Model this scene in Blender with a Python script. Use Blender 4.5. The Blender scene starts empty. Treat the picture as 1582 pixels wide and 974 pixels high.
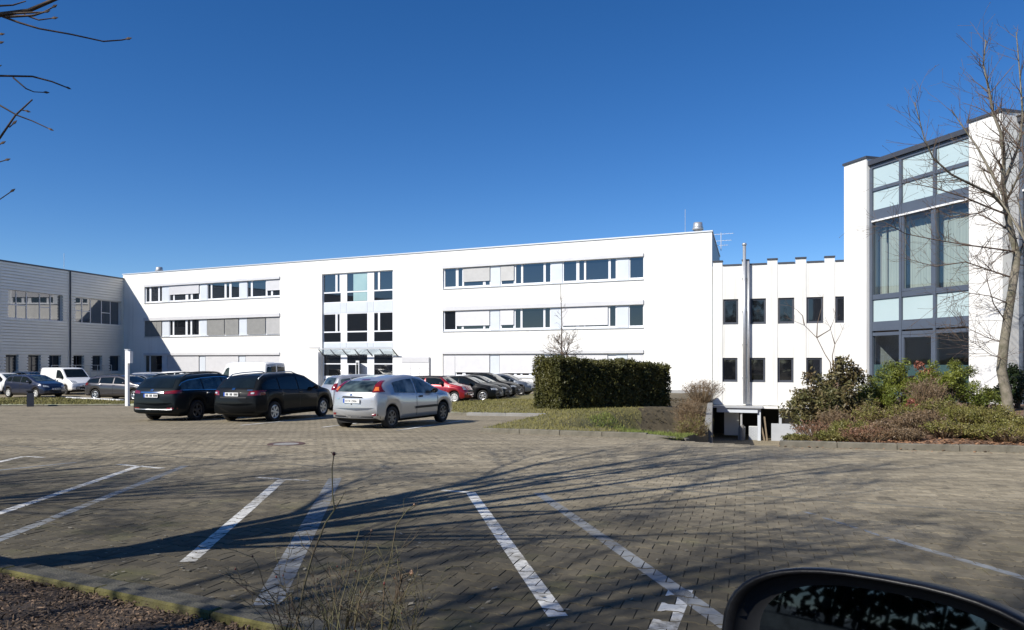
import bpy, bmesh, math, random
import numpy as np
from mathutils import Vector, Matrix, geometry
from mathutils.bvhtree import BVHTree

SC = bpy.context.scene
COL = SC.collection
R = math.radians
# ------------------------------------------------------------------ camera, light, exposure
EYE = 1.35                       # lens height over the paving, metres
F = 1200.0                       # focal length in photo pixels (photo 1582 wide)
CX, HY = 791.0, 558.0            # principal column and horizon row
cd = bpy.data.cameras.new('camera'); cam = bpy.data.objects.new('camera', cd); COL.objects.link(cam)
cam.location = (0, 0, EYE); cam.rotation_euler = (R(90), 0, 0)
cd.sensor_width = 36.0; cd.lens = F / 1582.0 * 36.0; cd.shift_y = (HY - 487.0) / 1582.0
cd.clip_start = 0.05; cd.clip_end = 3000
SC.camera = cam

SUN_AZ, SUN_EL = R(52.5), R(37.5)          # direction the light travels to (right of forward), elevation
LDIR = Vector((math.sin(SUN_AZ) * math.cos(SUN_EL), math.cos(SUN_AZ) * math.cos(SUN_EL), -math.sin(SUN_EL)))
sl = bpy.data.lights.new('sun', 'SUN'); so = bpy.data.objects.new('sun', sl); COL.objects.link(so)
sl.energy = 4.6; sl.angle = R(0.53); sl.color = (1.0, 0.95, 0.86)
so.rotation_euler = LDIR.to_track_quat('-Z', 'Y').to_euler(); so.location = (0, 0, 40)
W = bpy.data.worlds.new('World'); SC.world = W; W.use_nodes = True
wn = W.node_tree; sky = wn.nodes.new('ShaderNodeTexSky'); sky.sky_type = 'NISHITA'; sky.sun_disc = False
sky.sun_elevation = SUN_EL; sky.sun_rotation = math.atan2(-LDIR.x, -LDIR.y)
sky.altitude = 1500; sky.air_density = 0.9; sky.dust_density = 0.0; sky.ozone_density = 3.5
hs = wn.nodes.new('ShaderNodeHueSaturation'); hs.inputs['Saturation'].default_value = 1.28; hs.inputs['Hue'].default_value = 0.507
wn.links.new(sky.outputs[0], hs.inputs['Color']); wn.links.new(hs.outputs[0], wn.nodes['Background'].inputs[0])
wn.nodes['Background'].inputs[1].default_value = 0.092
SC.view_settings.view_transform = 'Standard'; SC.view_settings.look = 'None'
SC.view_settings.exposure = 0.44; SC.view_settings.gamma = 1.0; SC.view_settings.use_curve_mapping = False

# ------------------------------------------------------------------ helpers
def gz(x, y):                                # height of the paving: falls gently away from the camera, then level
    return -0.0208 * min(max(y, -6.0), 46.0)
def gp(px, py):                              # photo pixel -> point on the sloping paving
    y = F * EYE / (py - 583.0); y = min(y, 46.0) if py < 618 else y
    return ((px - CX) / F * y, y)
def at(px, py, y):                           # photo pixel at a known distance -> point
    return Vector(((px - CX) / F * y, y, EYE + (HY - py) / F * y))

class MB:
    def __init__(s): s.v = []; s.f = []; s.m = []
    def add(s, vs, fs, mi=0):
        b = len(s.v); s.v += [tuple(v) for v in vs]
        for f in fs: s.f.append(tuple(b + i for i in f)); s.m.append(mi)
        return s
    def quad(s, a, b, c, d, mi=0): return s.add([a, b, c, d], [(0, 1, 2, 3)], mi)
    def box(s, x0, x1, y0, y1, z0, z1, mi=0):
        return s.add([(x0,y0,z0),(x1,y0,z0),(x1,y1,z0),(x0,y1,z0),(x0,y0,z1),(x1,y0,z1),(x1,y1,z1),(x0,y1,z1)],
            [(0,3,2,1),(4,5,6,7),(0,1,5,4),(1,2,6,5),(2,3,7,6),(3,0,4,7)], mi)
    def tube(s, pts, rad, n=6, mi=0, cap=True):
        pts = [Vector(p) for p in pts]
        if not hasattr(rad, '__len__'): rad = [rad] * len(pts)
        b = len(s.v); k = len(pts); u = None
        for i, p in enumerate(pts):
            d = (pts[min(i+1, k-1)] - pts[max(i-1, 0)])
            if d.length < 1e-9: d = Vector((0, 0, 1))
            d.normalize()
            if u is None:
                u = d.orthogonal().normalized()
            else:
                u = u - d * u.dot(d)
                u = u.normalized() if u.length > 1e-6 else d.orthogonal().normalized()
            w = d.cross(u)
            for j in range(n):
                a = 2 * math.pi * j / n
                q = p + (u * math.cos(a) + w * math.sin(a)) * rad[i]; s.v.append((q.x, q.y, q.z))
        for i in range(k - 1):
            for j in range(n):
                j2 = (j + 1) % n
                s.f.append((b+i*n+j, b+i*n+j2, b+(i+1)*n+j2, b+(i+1)*n+j)); s.m.append(mi)
        if cap:
            s.f.append(tuple(b + j for j in reversed(range(n)))); s.m.append(mi)
            s.f.append(tuple(b + (k-1)*n + j for j in range(n))); s.m.append(mi)
        return s
    def lathe(s, prof, axis='y', c=(0,0,0), n=24, mi=0):       # prof: list of (radius, along)
        b = len(s.v); k = len(prof)
        for (r_, h) in prof:
            for j in range(n):
                a = 2 * math.pi * j / n; p, q = r_ * math.cos(a), r_ * math.sin(a)
                v = (p, h, q) if axis == 'y' else (p, q, h)
                s.v.append((v[0]+c[0], v[1]+c[1], v[2]+c[2]))
        for i in range(k - 1):
            for j in range(n):
                j2 = (j+1) % n
                s.f.append((b+i*n+j, b+i*n+j2, b+(i+1)*n+j2, b+(i+1)*n+j)); s.m.append(mi)
        return s
    def xf(s, M):
        s.v = [tuple(M @ Vector(v)) for v in s.v]; return s
    def mesh(s, name, mats, smooth=False):
        me = bpy.data.meshes.new(name); me.from_pydata(s.v, [], s.f)
        for m in (mats if isinstance(mats, (list, tuple)) else [mats]): me.materials.append(m)
        if any(s.m): me.polygons.foreach_set('material_index', s.m)
        if smooth: me.polygons.foreach_set('use_smooth', [True] * len(me.polygons))
        me.update(); return me
    def build(s, name, mats, parent=None, smooth=False, loc=None):
        return put(name, s.mesh(name, mats, smooth), parent, loc)

def put(name, me, parent=None, loc=None):
    o = bpy.data.objects.new(name, me); COL.objects.link(o)
    if parent is not None: o.parent = parent
    if loc is not None: o.location = loc
    return o
def tag(o, label=None, cat=None, group=None, kind=None):
    if label: o['label'] = label
    if cat: o['category'] = cat
    if group: o['group'] = group
    if kind: o['kind'] = kind
    return o
def thing(name, label, cat, loc=(0,0,0), rz=0.0, group=None):
    o = bpy.data.objects.new(name, None); COL.objects.link(o); o.empty_display_size = 0.3
    o.location = loc; o.rotation_euler = (0, 0, rz); return tag(o, label, cat, group)
def copy_tree(o, parent=None):
    c = o.copy(); COL.objects.link(c)
    if parent is not None: c.parent = parent
    for ch in KIDS.get(o.name, [x for x in bpy.data.objects if x.parent == o]): copy_tree(ch, c)
    return c
KIDS = {}

# ------------------------------------------------------------------ materials
def hexc(r, g, b): return (r, g, b, 1.0)
def mat(name, c, rough=0.7, c2=None, scale=3.0, metallic=0.0, spec=0.5, bump=0.0, bscale=40.0, coat=0.0, ior=None, detail=4.0, emit=None, rnd=0.0):
    m = bpy.data.materials.new(name); m.use_nodes = True; nt = m.node_tree; N = nt.nodes; Lk = nt.links
    b = N['Principled BSDF']; b.inputs['Roughness'].default_value = rough; b.inputs['Metallic'].default_value = metallic
    b.inputs['Specular IOR Level'].default_value = spec; b.inputs['Coat Weight'].default_value = coat; b.inputs['Coat Roughness'].default_value = 0.04
    if ior: b.inputs['IOR'].default_value = ior
    geo = N.new('ShaderNodeNewGeometry'); tc = N.new('ShaderNodeTexCoord')
    col = None
    if c2 is not None:
        nz = N.new('ShaderNodeTexNoise'); nz.inputs['Scale'].default_value = scale; nz.inputs['Detail'].default_value = detail; nz.inputs['Roughness'].default_value = 0.62
        Lk.new(tc.outputs['Object'], nz.inputs['Vector'])
        cr = N.new('ShaderNodeMapRange'); cr.inputs[1].default_value = 0.33; cr.inputs[2].default_value = 0.67
        Lk.new(nz.outputs['Fac'], cr.inputs[0])
        mx = N.new('ShaderNodeMix'); mx.data_type = 'RGBA'; mx.inputs['A'].default_value = hexc(*c); mx.inputs['B'].default_value = hexc(*c2)
        Lk.new(cr.outputs[0], mx.inputs['Factor']); col = mx.outputs['Result']
    else: b.inputs['Base Color'].default_value = hexc(*c)
    if rnd > 0:
        oi = N.new('ShaderNodeObjectInfo'); ad = N.new('ShaderNodeMath'); ad.operation = 'ADD'
        Lk.new(oi.outputs['Random'], ad.inputs[0]); Lk.new(geo.outputs['Random Per Island'], ad.inputs[1])
        fr = N.new('ShaderNodeMath'); fr.operation = 'FRACT'; Lk.new(ad.outputs[0], fr.inputs[0])
        mr = N.new('ShaderNodeMapRange'); mr.inputs[3].default_value = 1 - rnd; mr.inputs[4].default_value = 1 + rnd; Lk.new(fr.outputs[0], mr.inputs[0])
        hv = N.new('ShaderNodeHueSaturation')
        if col is not None: Lk.new(col, hv.inputs['Color'])
        else: hv.inputs['Color'].default_value = hexc(*c)
        Lk.new(mr.outputs[0], hv.inputs['Value']); col = hv.outputs['Color']
    if col is not None: Lk.new(col, b.inputs['Base Color'])
    if bump > 0:
        n2 = N.new('ShaderNodeTexNoise'); n2.inputs['Scale'].default_value = bscale; n2.inputs['Detail'].default_value = 5
        Lk.new(tc.outputs['Object'], n2.inputs['Vector'])
        bp = N.new('ShaderNodeBump'); bp.inputs['Strength'].default_value = bump; bp.inputs['Distance'].default_value = 0.02
        Lk.new(n2.outputs['Fac'], bp.inputs['Height']); Lk.new(bp.outputs['Normal'], b.inputs['Normal'])
    if emit: pass
    return m
def glass_through(name, tint, ior=1.9, rough=0.01):            # see-through pane: tinted transmission under a Fresnel reflection
    m = bpy.data.materials.new(name); m.use_nodes = True; nt = m.node_tree; N = nt.nodes; Lk = nt.links
    for n in list(N): N.remove(n)
    o = N.new('ShaderNodeOutputMaterial'); t = N.new('ShaderNodeBsdfTransparent'); t.inputs[0].default_value = hexc(*tint)
    g = N.new('ShaderNodeBsdfGlossy'); g.inputs['Roughness'].default_value = rough; g.inputs[0].default_value = (0.9, 0.95, 0.95, 1)
    lw = N.new('ShaderNodeLayerWeight'); lw.inputs['Blend'].default_value = 0.5
    pw = N.new('ShaderNodeMath'); pw.operation = 'POWER'; pw.inputs[1].default_value = 4.0; Lk.new(lw.outputs['Facing'], pw.inputs[0])
    fr = N.new('ShaderNodeMapRange'); fr.inputs[3].default_value = ((ior - 1) / (ior + 1)) ** 2 * 2; fr.inputs[4].default_value = 1.0; Lk.new(pw.outputs[0], fr.inputs[0])
    m.use_transparent_shadow = True
    mx = N.new('ShaderNodeMixShader'); Lk.new(fr.outputs[0], mx.inputs[0]); Lk.new(t.outputs[0], mx.inputs[1]); Lk.new(g.outputs[0], mx.inputs[2])
    Lk.new(mx.outputs[0], o.inputs[0]); return m

M = {}
M['render'] = mat('white_render', (0.80, 0.79, 0.76), 0.85, (0.76, 0.75, 0.72), 0.35, bump=0.06, bscale=60)
M['render2'] = mat('white_render_weathered', (0.79, 0.78, 0.74), 0.85, (0.72, 0.71, 0.67), 0.5, bump=0.06, bscale=60)
def streaks(m, k=0.80):
    nt = m.node_tree; N = nt.nodes; Lk = nt.links; b = N['Principled BSDF']; src = b.inputs['Base Color'].links[0].from_socket
    tc = N.new('ShaderNodeTexCoord'); mp = N.new('ShaderNodeMapping'); mp.inputs['Scale'].default_value = (2.2, 2.2, 0.10); Lk.new(tc.outputs['Object'], mp.inputs[0])
    nz = N.new('ShaderNodeTexNoise'); nz.inputs['Scale'].default_value = 1.0; nz.inputs['Detail'].default_value = 6; nz.inputs['Roughness'].default_value = .7; Lk.new(mp.outputs[0], nz.inputs['Vector'])
    mr = N.new('ShaderNodeMapRange'); mr.inputs[1].default_value = .50; mr.inputs[2].default_value = .78; mr.inputs[3].default_value = 1.0; mr.inputs[4].default_value = k; Lk.new(nz.outputs['Fac'], mr.inputs[0])
    hv = N.new('ShaderNodeHueSaturation'); Lk.new(src, hv.inputs['Color']); Lk.new(mr.outputs[0], hv.inputs['Value']); Lk.new(hv.outputs[0], b.inputs['Base Color'])
streaks(M['render']); streaks(M['render2'], 0.74)
M['plinth'] = mat('grey_plinth', (0.34, 0.34, 0.34), 0.9, (0.27, 0.27, 0.27), 2.0)
M['white_frame'] = mat('white_frame', (0.74, 0.76, 0.79), 0.45, (0.70, 0.72, 0.76), 1.5)
M['panel'] = mat('pale_blue_panel', (0.60, 0.64, 0.69), 0.4, (0.55, 0.59, 0.645), 1.0)
M['header'] = mat('blind_box_grey', (0.60, 0.60, 0.61), 0.5, (0.55, 0.55, 0.57), 1.0)
M['glass'] = mat('dark_glass', (0.012, 0.016, 0.022), 0.03, spec=0.5, ior=2.1, bump=0.05, bscale=0.9)
M['glass_hall'] = mat('reflective_glass', (0.02, 0.022, 0.025), 0.03, spec=0.5, ior=2.9, bump=0.06, bscale=0.8)
M['glass_low'] = mat('dark_glass_deep', (0.008, 0.009, 0.011), 0.03, spec=0.5, ior=1.8, bump=0.06, bscale=0.9)
M['glass_green'] = mat('pale_green_glass', (0.33, 0.47, 0.47), 0.1, (0.28, 0.42, 0.44), 0.8, ior=1.6)
M['blind_grey'] = mat('grey_blind', (0.23, 0.23, 0.22), 0.5, (0.19, 0.19, 0.185), 2.0)
M['blind_pale'] = mat('pale_blind', (0.40, 0.40, 0.40), 0.5, (0.35, 0.35, 0.35), 2.0)
M['blind_white'] = mat('white_blind', (0.56, 0.56, 0.58), 0.5, (0.52, 0.52, 0.54), 2.0)
M['anthracite'] = mat('anthracite_metal_and_shade', (0.085, 0.105, 0.14), 0.45, (0.075, 0.092, 0.125), 1.5)
M['slate'] = mat('dark_slate_trim', (0.055, 0.062, 0.078), 0.5, (0.045, 0.05, 0.065), 2.0)
M['siding'] = mat('grey_siding', (0.74, 0.725, 0.68), 0.45, (0.69, 0.675, 0.635), 0.8, metallic=0.0)
M['steel'] = mat('stainless_steel', (0.55, 0.56, 0.57), 0.42, (0.45, 0.46, 0.47), 5.0, metallic=0.6)
M['alu'] = mat('aluminium', (0.62, 0.63, 0.64), 0.4, metallic=0.5)
M['opal'] = mat('opaline_panel', (0.44, 0.545, 0.56), 0.12, (0.415, 0.52, 0.535), 0.7, coat=0.4)
M['clear'] = glass_through('clear_green_glass', (0.88, 0.93, 0.91), 1.6)
M['clear_dark'] = glass_through('clear_glass_ground_floor', (0.72, 0.78, 0.77), 1.75)
M['frost'] = mat('frosted_film', (0.13, 0.20, 0.21), 0.25, (0.11, 0.17, 0.18), 2.0)
M['curtain'] = mat('curtain_cloth', (0.37, 0.39, 0.365), 0.9, (0.33, 0.355, 0.335), 1.0)
M['canopy'] = glass_through('canopy_glass', (0.80, 0.84, 0.85), 1.5)
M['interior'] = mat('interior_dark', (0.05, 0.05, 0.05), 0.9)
M['ceiling'] = mat('interior_white', (0.68, 0.68, 0.67), 0.9)
M['concrete'] = mat('concrete', (0.30, 0.29, 0.27), 0.9, (0.22, 0.215, 0.20), 2.5, bump=0.3, bscale=50)
M['kerb'] = mat('kerb_concrete', (0.19, 0.172, 0.135), 0.95, (0.115, 0.105, 0.080), 5.0, bump=0.5, bscale=70, rnd=0.12)
M['kerb_dark'] = mat('dirty_kerb_concrete', (0.095, 0.088, 0.070), 0.95, (0.060, 0.058, 0.044), 5.0, bump=0.5, bscale=70, rnd=0.15)
M['paint_white_brick'] = mat('painted_brick', (0.62, 0.64, 0.64), 0.8)
M['wall_grey'] = mat('bluish_grey_wall', (0.42, 0.44, 0.47), 0.85, (0.37, 0.39, 0.42), 1.0)  # grey puts the overhang's shade into the colour of the white parapet wall
M['wood'] = mat('weathered_timber', (0.24, 0.19, 0.13), 0.9, (0.17, 0.13, 0.09), 9.0)
M['bark'] = mat('bark', (0.15, 0.125, 0.10), 0.95, (0.085, 0.07, 0.055), 9.0, bump=0.6, bscale=35)
M['bark_pale'] = mat('bark_pale', (0.25, 0.22, 0.175), 0.95, (0.11, 0.105, 0.07), 5.0, bump=0.6, bscale=30)
M['twig'] = mat('twig', (0.10, 0.07, 0.055), 0.9, (0.15, 0.11, 0.08), 3.0)
M['black_plastic'] = mat('black_plastic', (0.012, 0.012, 0.013), 0.62, (0.018, 0.018, 0.019), 20)
M['rubber'] = mat('tyre_rubber', (0.013, 0.013, 0.013), 0.85, (0.02, 0.019, 0.018), 12)
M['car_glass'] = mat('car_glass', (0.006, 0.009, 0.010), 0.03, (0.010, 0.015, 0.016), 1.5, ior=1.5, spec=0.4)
M['car_glass_lit'] = mat('car_glass_painted_light', (0.008, 0.012, 0.012), 0.03, (0.075, 0.105, 0.105), 3.6, ior=1.6, detail=1.0)  # opaque glass; paler noise patches paint in the light on it
M['car_glass_bright'] = mat('car_glass_painted_sunlit', (0.015, 0.02, 0.02), 0.03, (0.26, 0.30, 0.30), 2.4, ior=1.6, detail=2.0)  # opaque glass; pale patches paint in a sunlit cabin and reflections
M['under'] = mat('car_underside', (0.01, 0.01, 0.01), 0.9)
M['rim_silver'] = mat('alloy_silver', (0.55, 0.56, 0.57), 0.3, metallic=0.75)
M['rim_white'] = mat('wheel_cover_pale', (0.62, 0.62, 0.60), 0.4, metallic=0.3)
M['rim_dark'] = mat('alloy_dark', (0.15, 0.15, 0.155), 0.35, metallic=0.7)
M['tail_red'] = mat('tail_light_red', (0.20, 0.008, 0.006), 0.12, (0.12, 0.004, 0.004), 8, coat=1.0)
M['tail_orange'] = mat('indicator_orange', (0.60, 0.15, 0.03), 0.15, coat=1.0)
M['lamp_clear'] = mat('headlamp_lens', (0.55, 0.58, 0.60), 0.08, (0.25, 0.27, 0.29), 14, coat=1.0)
M['plate'] = mat('plate_white', (0.75, 0.75, 0.73), 0.4)
M['plate_blue'] = mat('plate_blue', (0.02, 0.08, 0.42), 0.4)
M['ink'] = mat('black_ink', (0.01, 0.01, 0.012), 0.6)
M['rose_ink'] = mat('faded_rose_print', (0.75, 0.60, 0.60), 0.6)
M['chrome'] = mat('chrome', (0.7, 0.7, 0.7), 0.12, metallic=1.0)
M['iron'] = mat('rusty_iron', (0.12, 0.065, 0.05), 0.75, (0.075, 0.045, 0.038), 14, bump=0.4)
M['sign_white'] = mat('sign_white', (0.76, 0.76, 0.76), 0.4)
def paint(name, c, c2=None, metallic=0.35, rough=0.3):
    return mat(name, c, rough, c2, 0.7, metallic=metallic, coat=1.0)
M['p_silver'] = paint('silver_paint', (0.50, 0.51, 0.52), metallic=0.55, rough=0.36)
M['p_black'] = mat('black_paint', (0.005, 0.006, 0.007), 0.45, spec=0.12, coat=0.22)
M['p_blackgreen'] = mat('black_green_paint', (0.007, 0.011, 0.013), 0.45, spec=0.12, coat=0.22)
M['p_grey'] = paint('warm_grey_paint', (0.060, 0.056, 0.060), metallic=0.4)
M['p_navy'] = paint('navy_paint', (0.022, 0.028, 0.055), metallic=0.3)
M['p_white'] = paint('white_paint', (0.78, 0.78, 0.77), metallic=0.0)
M['p_red'] = paint('red_paint', (0.30, 0.010, 0.016), metallic=0.25)
M['p_steel'] = paint('steel_blue_paint', (0.10, 0.115, 0.14), metallic=0.5)

# --- leaves
def leaf_mat(name, c, c2, rough=0.5):
    return mat(name, c, rough, c2, 1.3, rnd=0.35, spec=0.35)
M['hedge'] = leaf_mat('hedge_leaf', (0.100, 0.092, 0.022), (0.042, 0.048, 0.013))
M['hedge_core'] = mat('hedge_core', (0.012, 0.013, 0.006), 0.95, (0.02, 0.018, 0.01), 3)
M['rhodo'] = leaf_mat('broad_leaf', (0.085, 0.095, 0.030), (0.13, 0.085, 0.045))
M['pine'] = leaf_mat('needle_green', (0.150, 0.165, 0.024), (0.075, 0.105, 0.018))
M['redleaf'] = leaf_mat('red_leaf', (0.22, 0.075, 0.045), (0.13, 0.045, 0.03))
M['heath'] = leaf_mat('heath_foliage', (0.125, 0.130, 0.026), (0.17, 0.135, 0.045))
M['heath_brown'] = leaf_mat('dry_foliage', (0.17, 0.115, 0.065), (0.115, 0.08, 0.045))
M['heath_red'] = leaf_mat('reddish_foliage', (0.20, 0.095, 0.06), (0.14, 0.09, 0.045))
M['dark_ever'] = leaf_mat('dark_evergreen', (0.028, 0.045, 0.014), (0.018, 0.03, 0.01))
M['dry'] = leaf_mat('dry_leaf', (0.30, 0.17, 0.09), (0.22, 0.12, 0.07))
M['pale_leaf'] = leaf_mat('pale_leaf', (0.22, 0.20, 0.155), (0.15, 0.13, 0.09))
M['grass'] = mat('grass_blade', (0.150, 0.146, 0.036), 0.8, (0.195, 0.168, 0.052), 0.5, rnd=0.25)
M['grass_green'] = mat('fresh_grass_blade', (0.115, 0.165, 0.024), 0.8, (0.15, 0.165, 0.038), 0.6, rnd=0.25)
M['lawn'] = mat('lawn_ground', (0.135, 0.125, 0.040), 0.95, (0.175, 0.148, 0.062), 0.6, bump=0.5, bscale=15)
M['bank'] = mat('bank_soil', (0.075, 0.060, 0.036), 0.95, (0.12, 0.095, 0.055), 2.2, bump=0.8, bscale=12)
M['bedsoil'] = mat('bed_soil', (0.12, 0.075, 0.05), 0.95, (0.20, 0.12, 0.075), 3.0, bump=0.8, bscale=20)
M['mulch'] = mat('mulch_soil', (0.05, 0.035, 0.024), 0.95, (0.08, 0.055, 0.036), 8.0, bump=1.0, bscale=40)
M['chip'] = mat('bark_chip', (0.19, 0.125, 0.08), 0.9, (0.055, 0.04, 0.028), 9.0, rnd=0.7)
M['moss'] = mat('mossy_kerb', (0.125, 0.113, 0.030), 0.95, (0.070, 0.064, 0.028), 5.0, bump=0.6, bscale=60)
M['horizon'] = mat('far_ground', (0.10, 0.10, 0.06), 0.95, (0.13, 0.12, 0.08), 0.05)

# --- paving stone, laid 16.7 degrees to the view; used on the real stones and, as a bond pattern, far off
PAV_A = R(16.7)
RD = Vector((math.cos(PAV_A), -math.sin(PAV_A))); CDR = Vector((math.sin(PAV_A), math.cos(PAV_A)))
EDGE_P, EDGE_D = Vector(gp(0, 688)), (Vector(gp(1582, 795)) - Vector(gp(0, 688))).normalized()
EDGE_N = Vector((-EDGE_D.y, EDGE_D.x))
def paving_mat(name, bond):
    m = bpy.data.materials.new(name); m.use_nodes = True; nt = m.node_tree; N = nt.nodes; Lk = nt.links
    b = N['Principled BSDF']; b.inputs['Roughness'].default_value = 0.88; b.inputs['Specular IOR Level'].default_value = 0.25
    geo = N.new('ShaderNodeNewGeometry'); oi = N.new('ShaderNodeObjectInfo')
    def math_(op, a, bb=None, v=None):
        n = N.new('ShaderNodeMath'); n.operation = op
        if hasattr(a, 'node'): Lk.new(a, n.inputs[0])
        else: n.inputs[0].default_value = a
        if bb is not None:
            if hasattr(bb, 'node'): Lk.new(bb, n.inputs[1])
            else: n.inputs[1].default_value = bb
        return n.outputs[0]
    def noise(sc, det=4, rough=0.6):
        n = N.new('ShaderNodeTexNoise'); n.inputs['Scale'].default_value = sc; n.inputs['Detail'].default_value = det; n.inputs['Roughness'].default_value = rough
        Lk.new(geo.outputs['Position'], n.inputs['Vector']); return n.outputs['Fac']
    def mixc(f, a, bb):
        n = N.new('ShaderNodeMix'); n.data_type = 'RGBA'
        Lk.new(f, n.inputs['Factor'])
        for k, v in (('A', a), ('B', bb)):
            if hasattr(v, 'node'): Lk.new(v, n.inputs[k])
            else: n.inputs[k].default_value = hexc(*v)
        return n.outputs['Result']
    def rng(x, a, bb, lo=0.0, hi=1.0):
        n = N.new('ShaderNodeMapRange'); Lk.new(x, n.inputs[0]); n.inputs[1].default_value = a; n.inputs[2].default_value = bb
        n.inputs[3].default_value = lo; n.inputs[4].default_value = hi; return n.outputs[0]
    sep = N.new('ShaderNodeSeparateXYZ'); Lk.new(geo.outputs['Position'], sep.inputs[0])
    # wear: the driven lane is scrubbed pale, the parking bays hold dirt and moss (side of the edging strip)
    d = math_('ADD', math_('MULTIPLY', sep.outputs[0], EDGE_N.x), math_('MULTIPLY', sep.outputs[1], EDGE_N.y))
    d = math_('SUBTRACT', d, EDGE_N.dot(EDGE_P))
    dn = math_('ADD', d, math_('MULTIPLY', math_('SUBTRACT', noise(0.45, 3), 0.5), 5.0))
    lane = rng(dn, -4.0, 0.8)
    big = rng(noise(0.55, 4), 0.35, 0.65); fine = rng(noise(9.0, 5, 0.7), 0.3, 0.7); moss = rng(noise(1.6, 5), 0.56, 0.68)
    bay = mixc(big, (0.064, 0.055, 0.037), (0.102, 0.088, 0.060)); bay = mixc(math_('MULTIPLY', moss, 0.6), bay, (0.080, 0.080, 0.034))
    ln = mixc(big, (0.248, 0.212, 0.148), (0.300, 0.256, 0.180))
    c = mixc(lane, bay, ln)
    mpl = N.new('ShaderNodeMapping'); mpl.inputs['Rotation'].default_value = (0, 0, -math.atan2(EDGE_D.y, EDGE_D.x)); mpl.inputs['Scale'].default_value = (0.12, 1.6, 1.0); Lk.new(geo.outputs['Position'], mpl.inputs[0])
    nst = N.new('ShaderNodeTexNoise'); nst.inputs['Scale'].default_value = 1.0; nst.inputs['Detail'].default_value = 5; Lk.new(mpl.outputs[0], nst.inputs['Vector'])
    c = mixc(math_('MULTIPLY', rng(nst.outputs['Fac'], .5, .72), 0.42), c, (0.060, 0.055, 0.045))
    spot = rng(noise(2.7, 2, 0.4), 0.66, 0.74); c = mixc(math_('MULTIPLY', spot, 0.45), c, (0.045, 0.042, 0.035))
    isl = math_('FRACT', math_('ADD', geo.outputs['Random Per Island'], oi.outputs['Random']))
    val = rng(isl, 0, 1, 0.80, 1.20)
    if bond:
        mp = N.new('ShaderNodeMapping'); mp.inputs['Rotation'].default_value = (0, 0, PAV_A); Lk.new(geo.outputs['Position'], mp.inputs[0])
        br = N.new('ShaderNodeTexBrick'); Lk.new(mp.outputs[0], br.inputs['Vector']); br.inputs['Scale'].default_value = 1.0
        br.inputs['Brick Width'].default_value = 0.2; br.inputs['Row Height'].default_value = 0.165; br.inputs['Mortar Size'].default_value = 0.011; br.inputs['Mortar Smooth'].default_value = 0.3
        br.inputs['Color1'].default_value = (0.88, 0.88, 0.88, 1); br.inputs['Color2'].default_value = (1.1, 1.1, 1.1, 1); br.inputs['Mortar'].default_value = (0.5, 0.48, 0.42, 1)
        mu = N.new('ShaderNodeMix'); mu.data_type = 'RGBA'; mu.blend_type = 'MULTIPLY'; mu.inputs['Factor'].default_value = 1.0
        Lk.new(c, mu.inputs['A']); Lk.new(br.outputs['Color'], mu.inputs['B']); c = mu.outputs['Result']; val = rng(fine, 0, 1, 0.9, 1.1)
    hv = N.new('ShaderNodeHueSaturation'); Lk.new(c, hv.inputs['Color']); Lk.new(math_('MULTIPLY', val, rng(fine, 0, 1, 0.80, 1.18)), hv.inputs['Value'])
    Lk.new(hv.outputs['Color'], b.inputs['Base Color'])
    bp = N.new('ShaderNodeBump'); bp.inputs['Strength'].default_value = 0.35; bp.inputs['Distance'].default_value = 0.006
    Lk.new(noise(70, 4), bp.inputs['Height']); Lk.new(bp.outputs['Normal'], b.inputs['Normal'])
    return m
M['stone'] = paving_mat('paving_stone', False)
M['bond'] = paving_mat('paving_far', True)
M['sand'] = mat('joint_sand', (0.036, 0.033, 0.023), 0.95, (0.042, 0.044, 0.020), 2.5)
def line_mat(name, c, lo, hi):
    m = mat(name, c, 0.75); nt = m.node_tree; N = nt.nodes; Lk = nt.links; b = N['Principled BSDF']
    geo = N.new('ShaderNodeNewGeometry'); n1 = N.new('ShaderNodeTexNoise'); n1.inputs['Scale'].default_value = 14; n1.inputs['Detail'].default_value = 8; n1.inputs['Roughness'].default_value = 0.75
    Lk.new(geo.outputs['Position'], n1.inputs['Vector'])
    n2 = N.new('ShaderNodeTexNoise'); n2.inputs['Scale'].default_value = 1.3; Lk.new(geo.outputs['Position'], n2.inputs['Vector'])
    ad = N.new('ShaderNodeMath'); ad.operation = 'ADD'; Lk.new(n1.outputs[0], ad.inputs[0]); Lk.new(n2.outputs[0], ad.inputs[1])
    mr = N.new('ShaderNodeMapRange'); mr.inputs[1].default_value = lo; mr.inputs[2].default_value = hi; Lk.new(ad.outputs[0], mr.inputs[0])
    mx = N.new('ShaderNodeMix'); mx.data_type = 'RGBA'; mx.inputs['A'].default_value = hexc(*c); mx.inputs['B'].default_value = (0.12, 0.11, 0.09, 1)
    Lk.new(mr.outputs[0], mx.inputs['Factor']); Lk.new(mx.outputs['Result'], b.inputs['Base Color']); return m
M['line_white'] = line_mat('worn_white_paint', (0.62, 0.61, 0.57), 0.94, 1.28)
M['line_grey'] = line_mat('old_grey_paint', (0.21, 0.22, 0.225), 0.92, 1.25)
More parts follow.
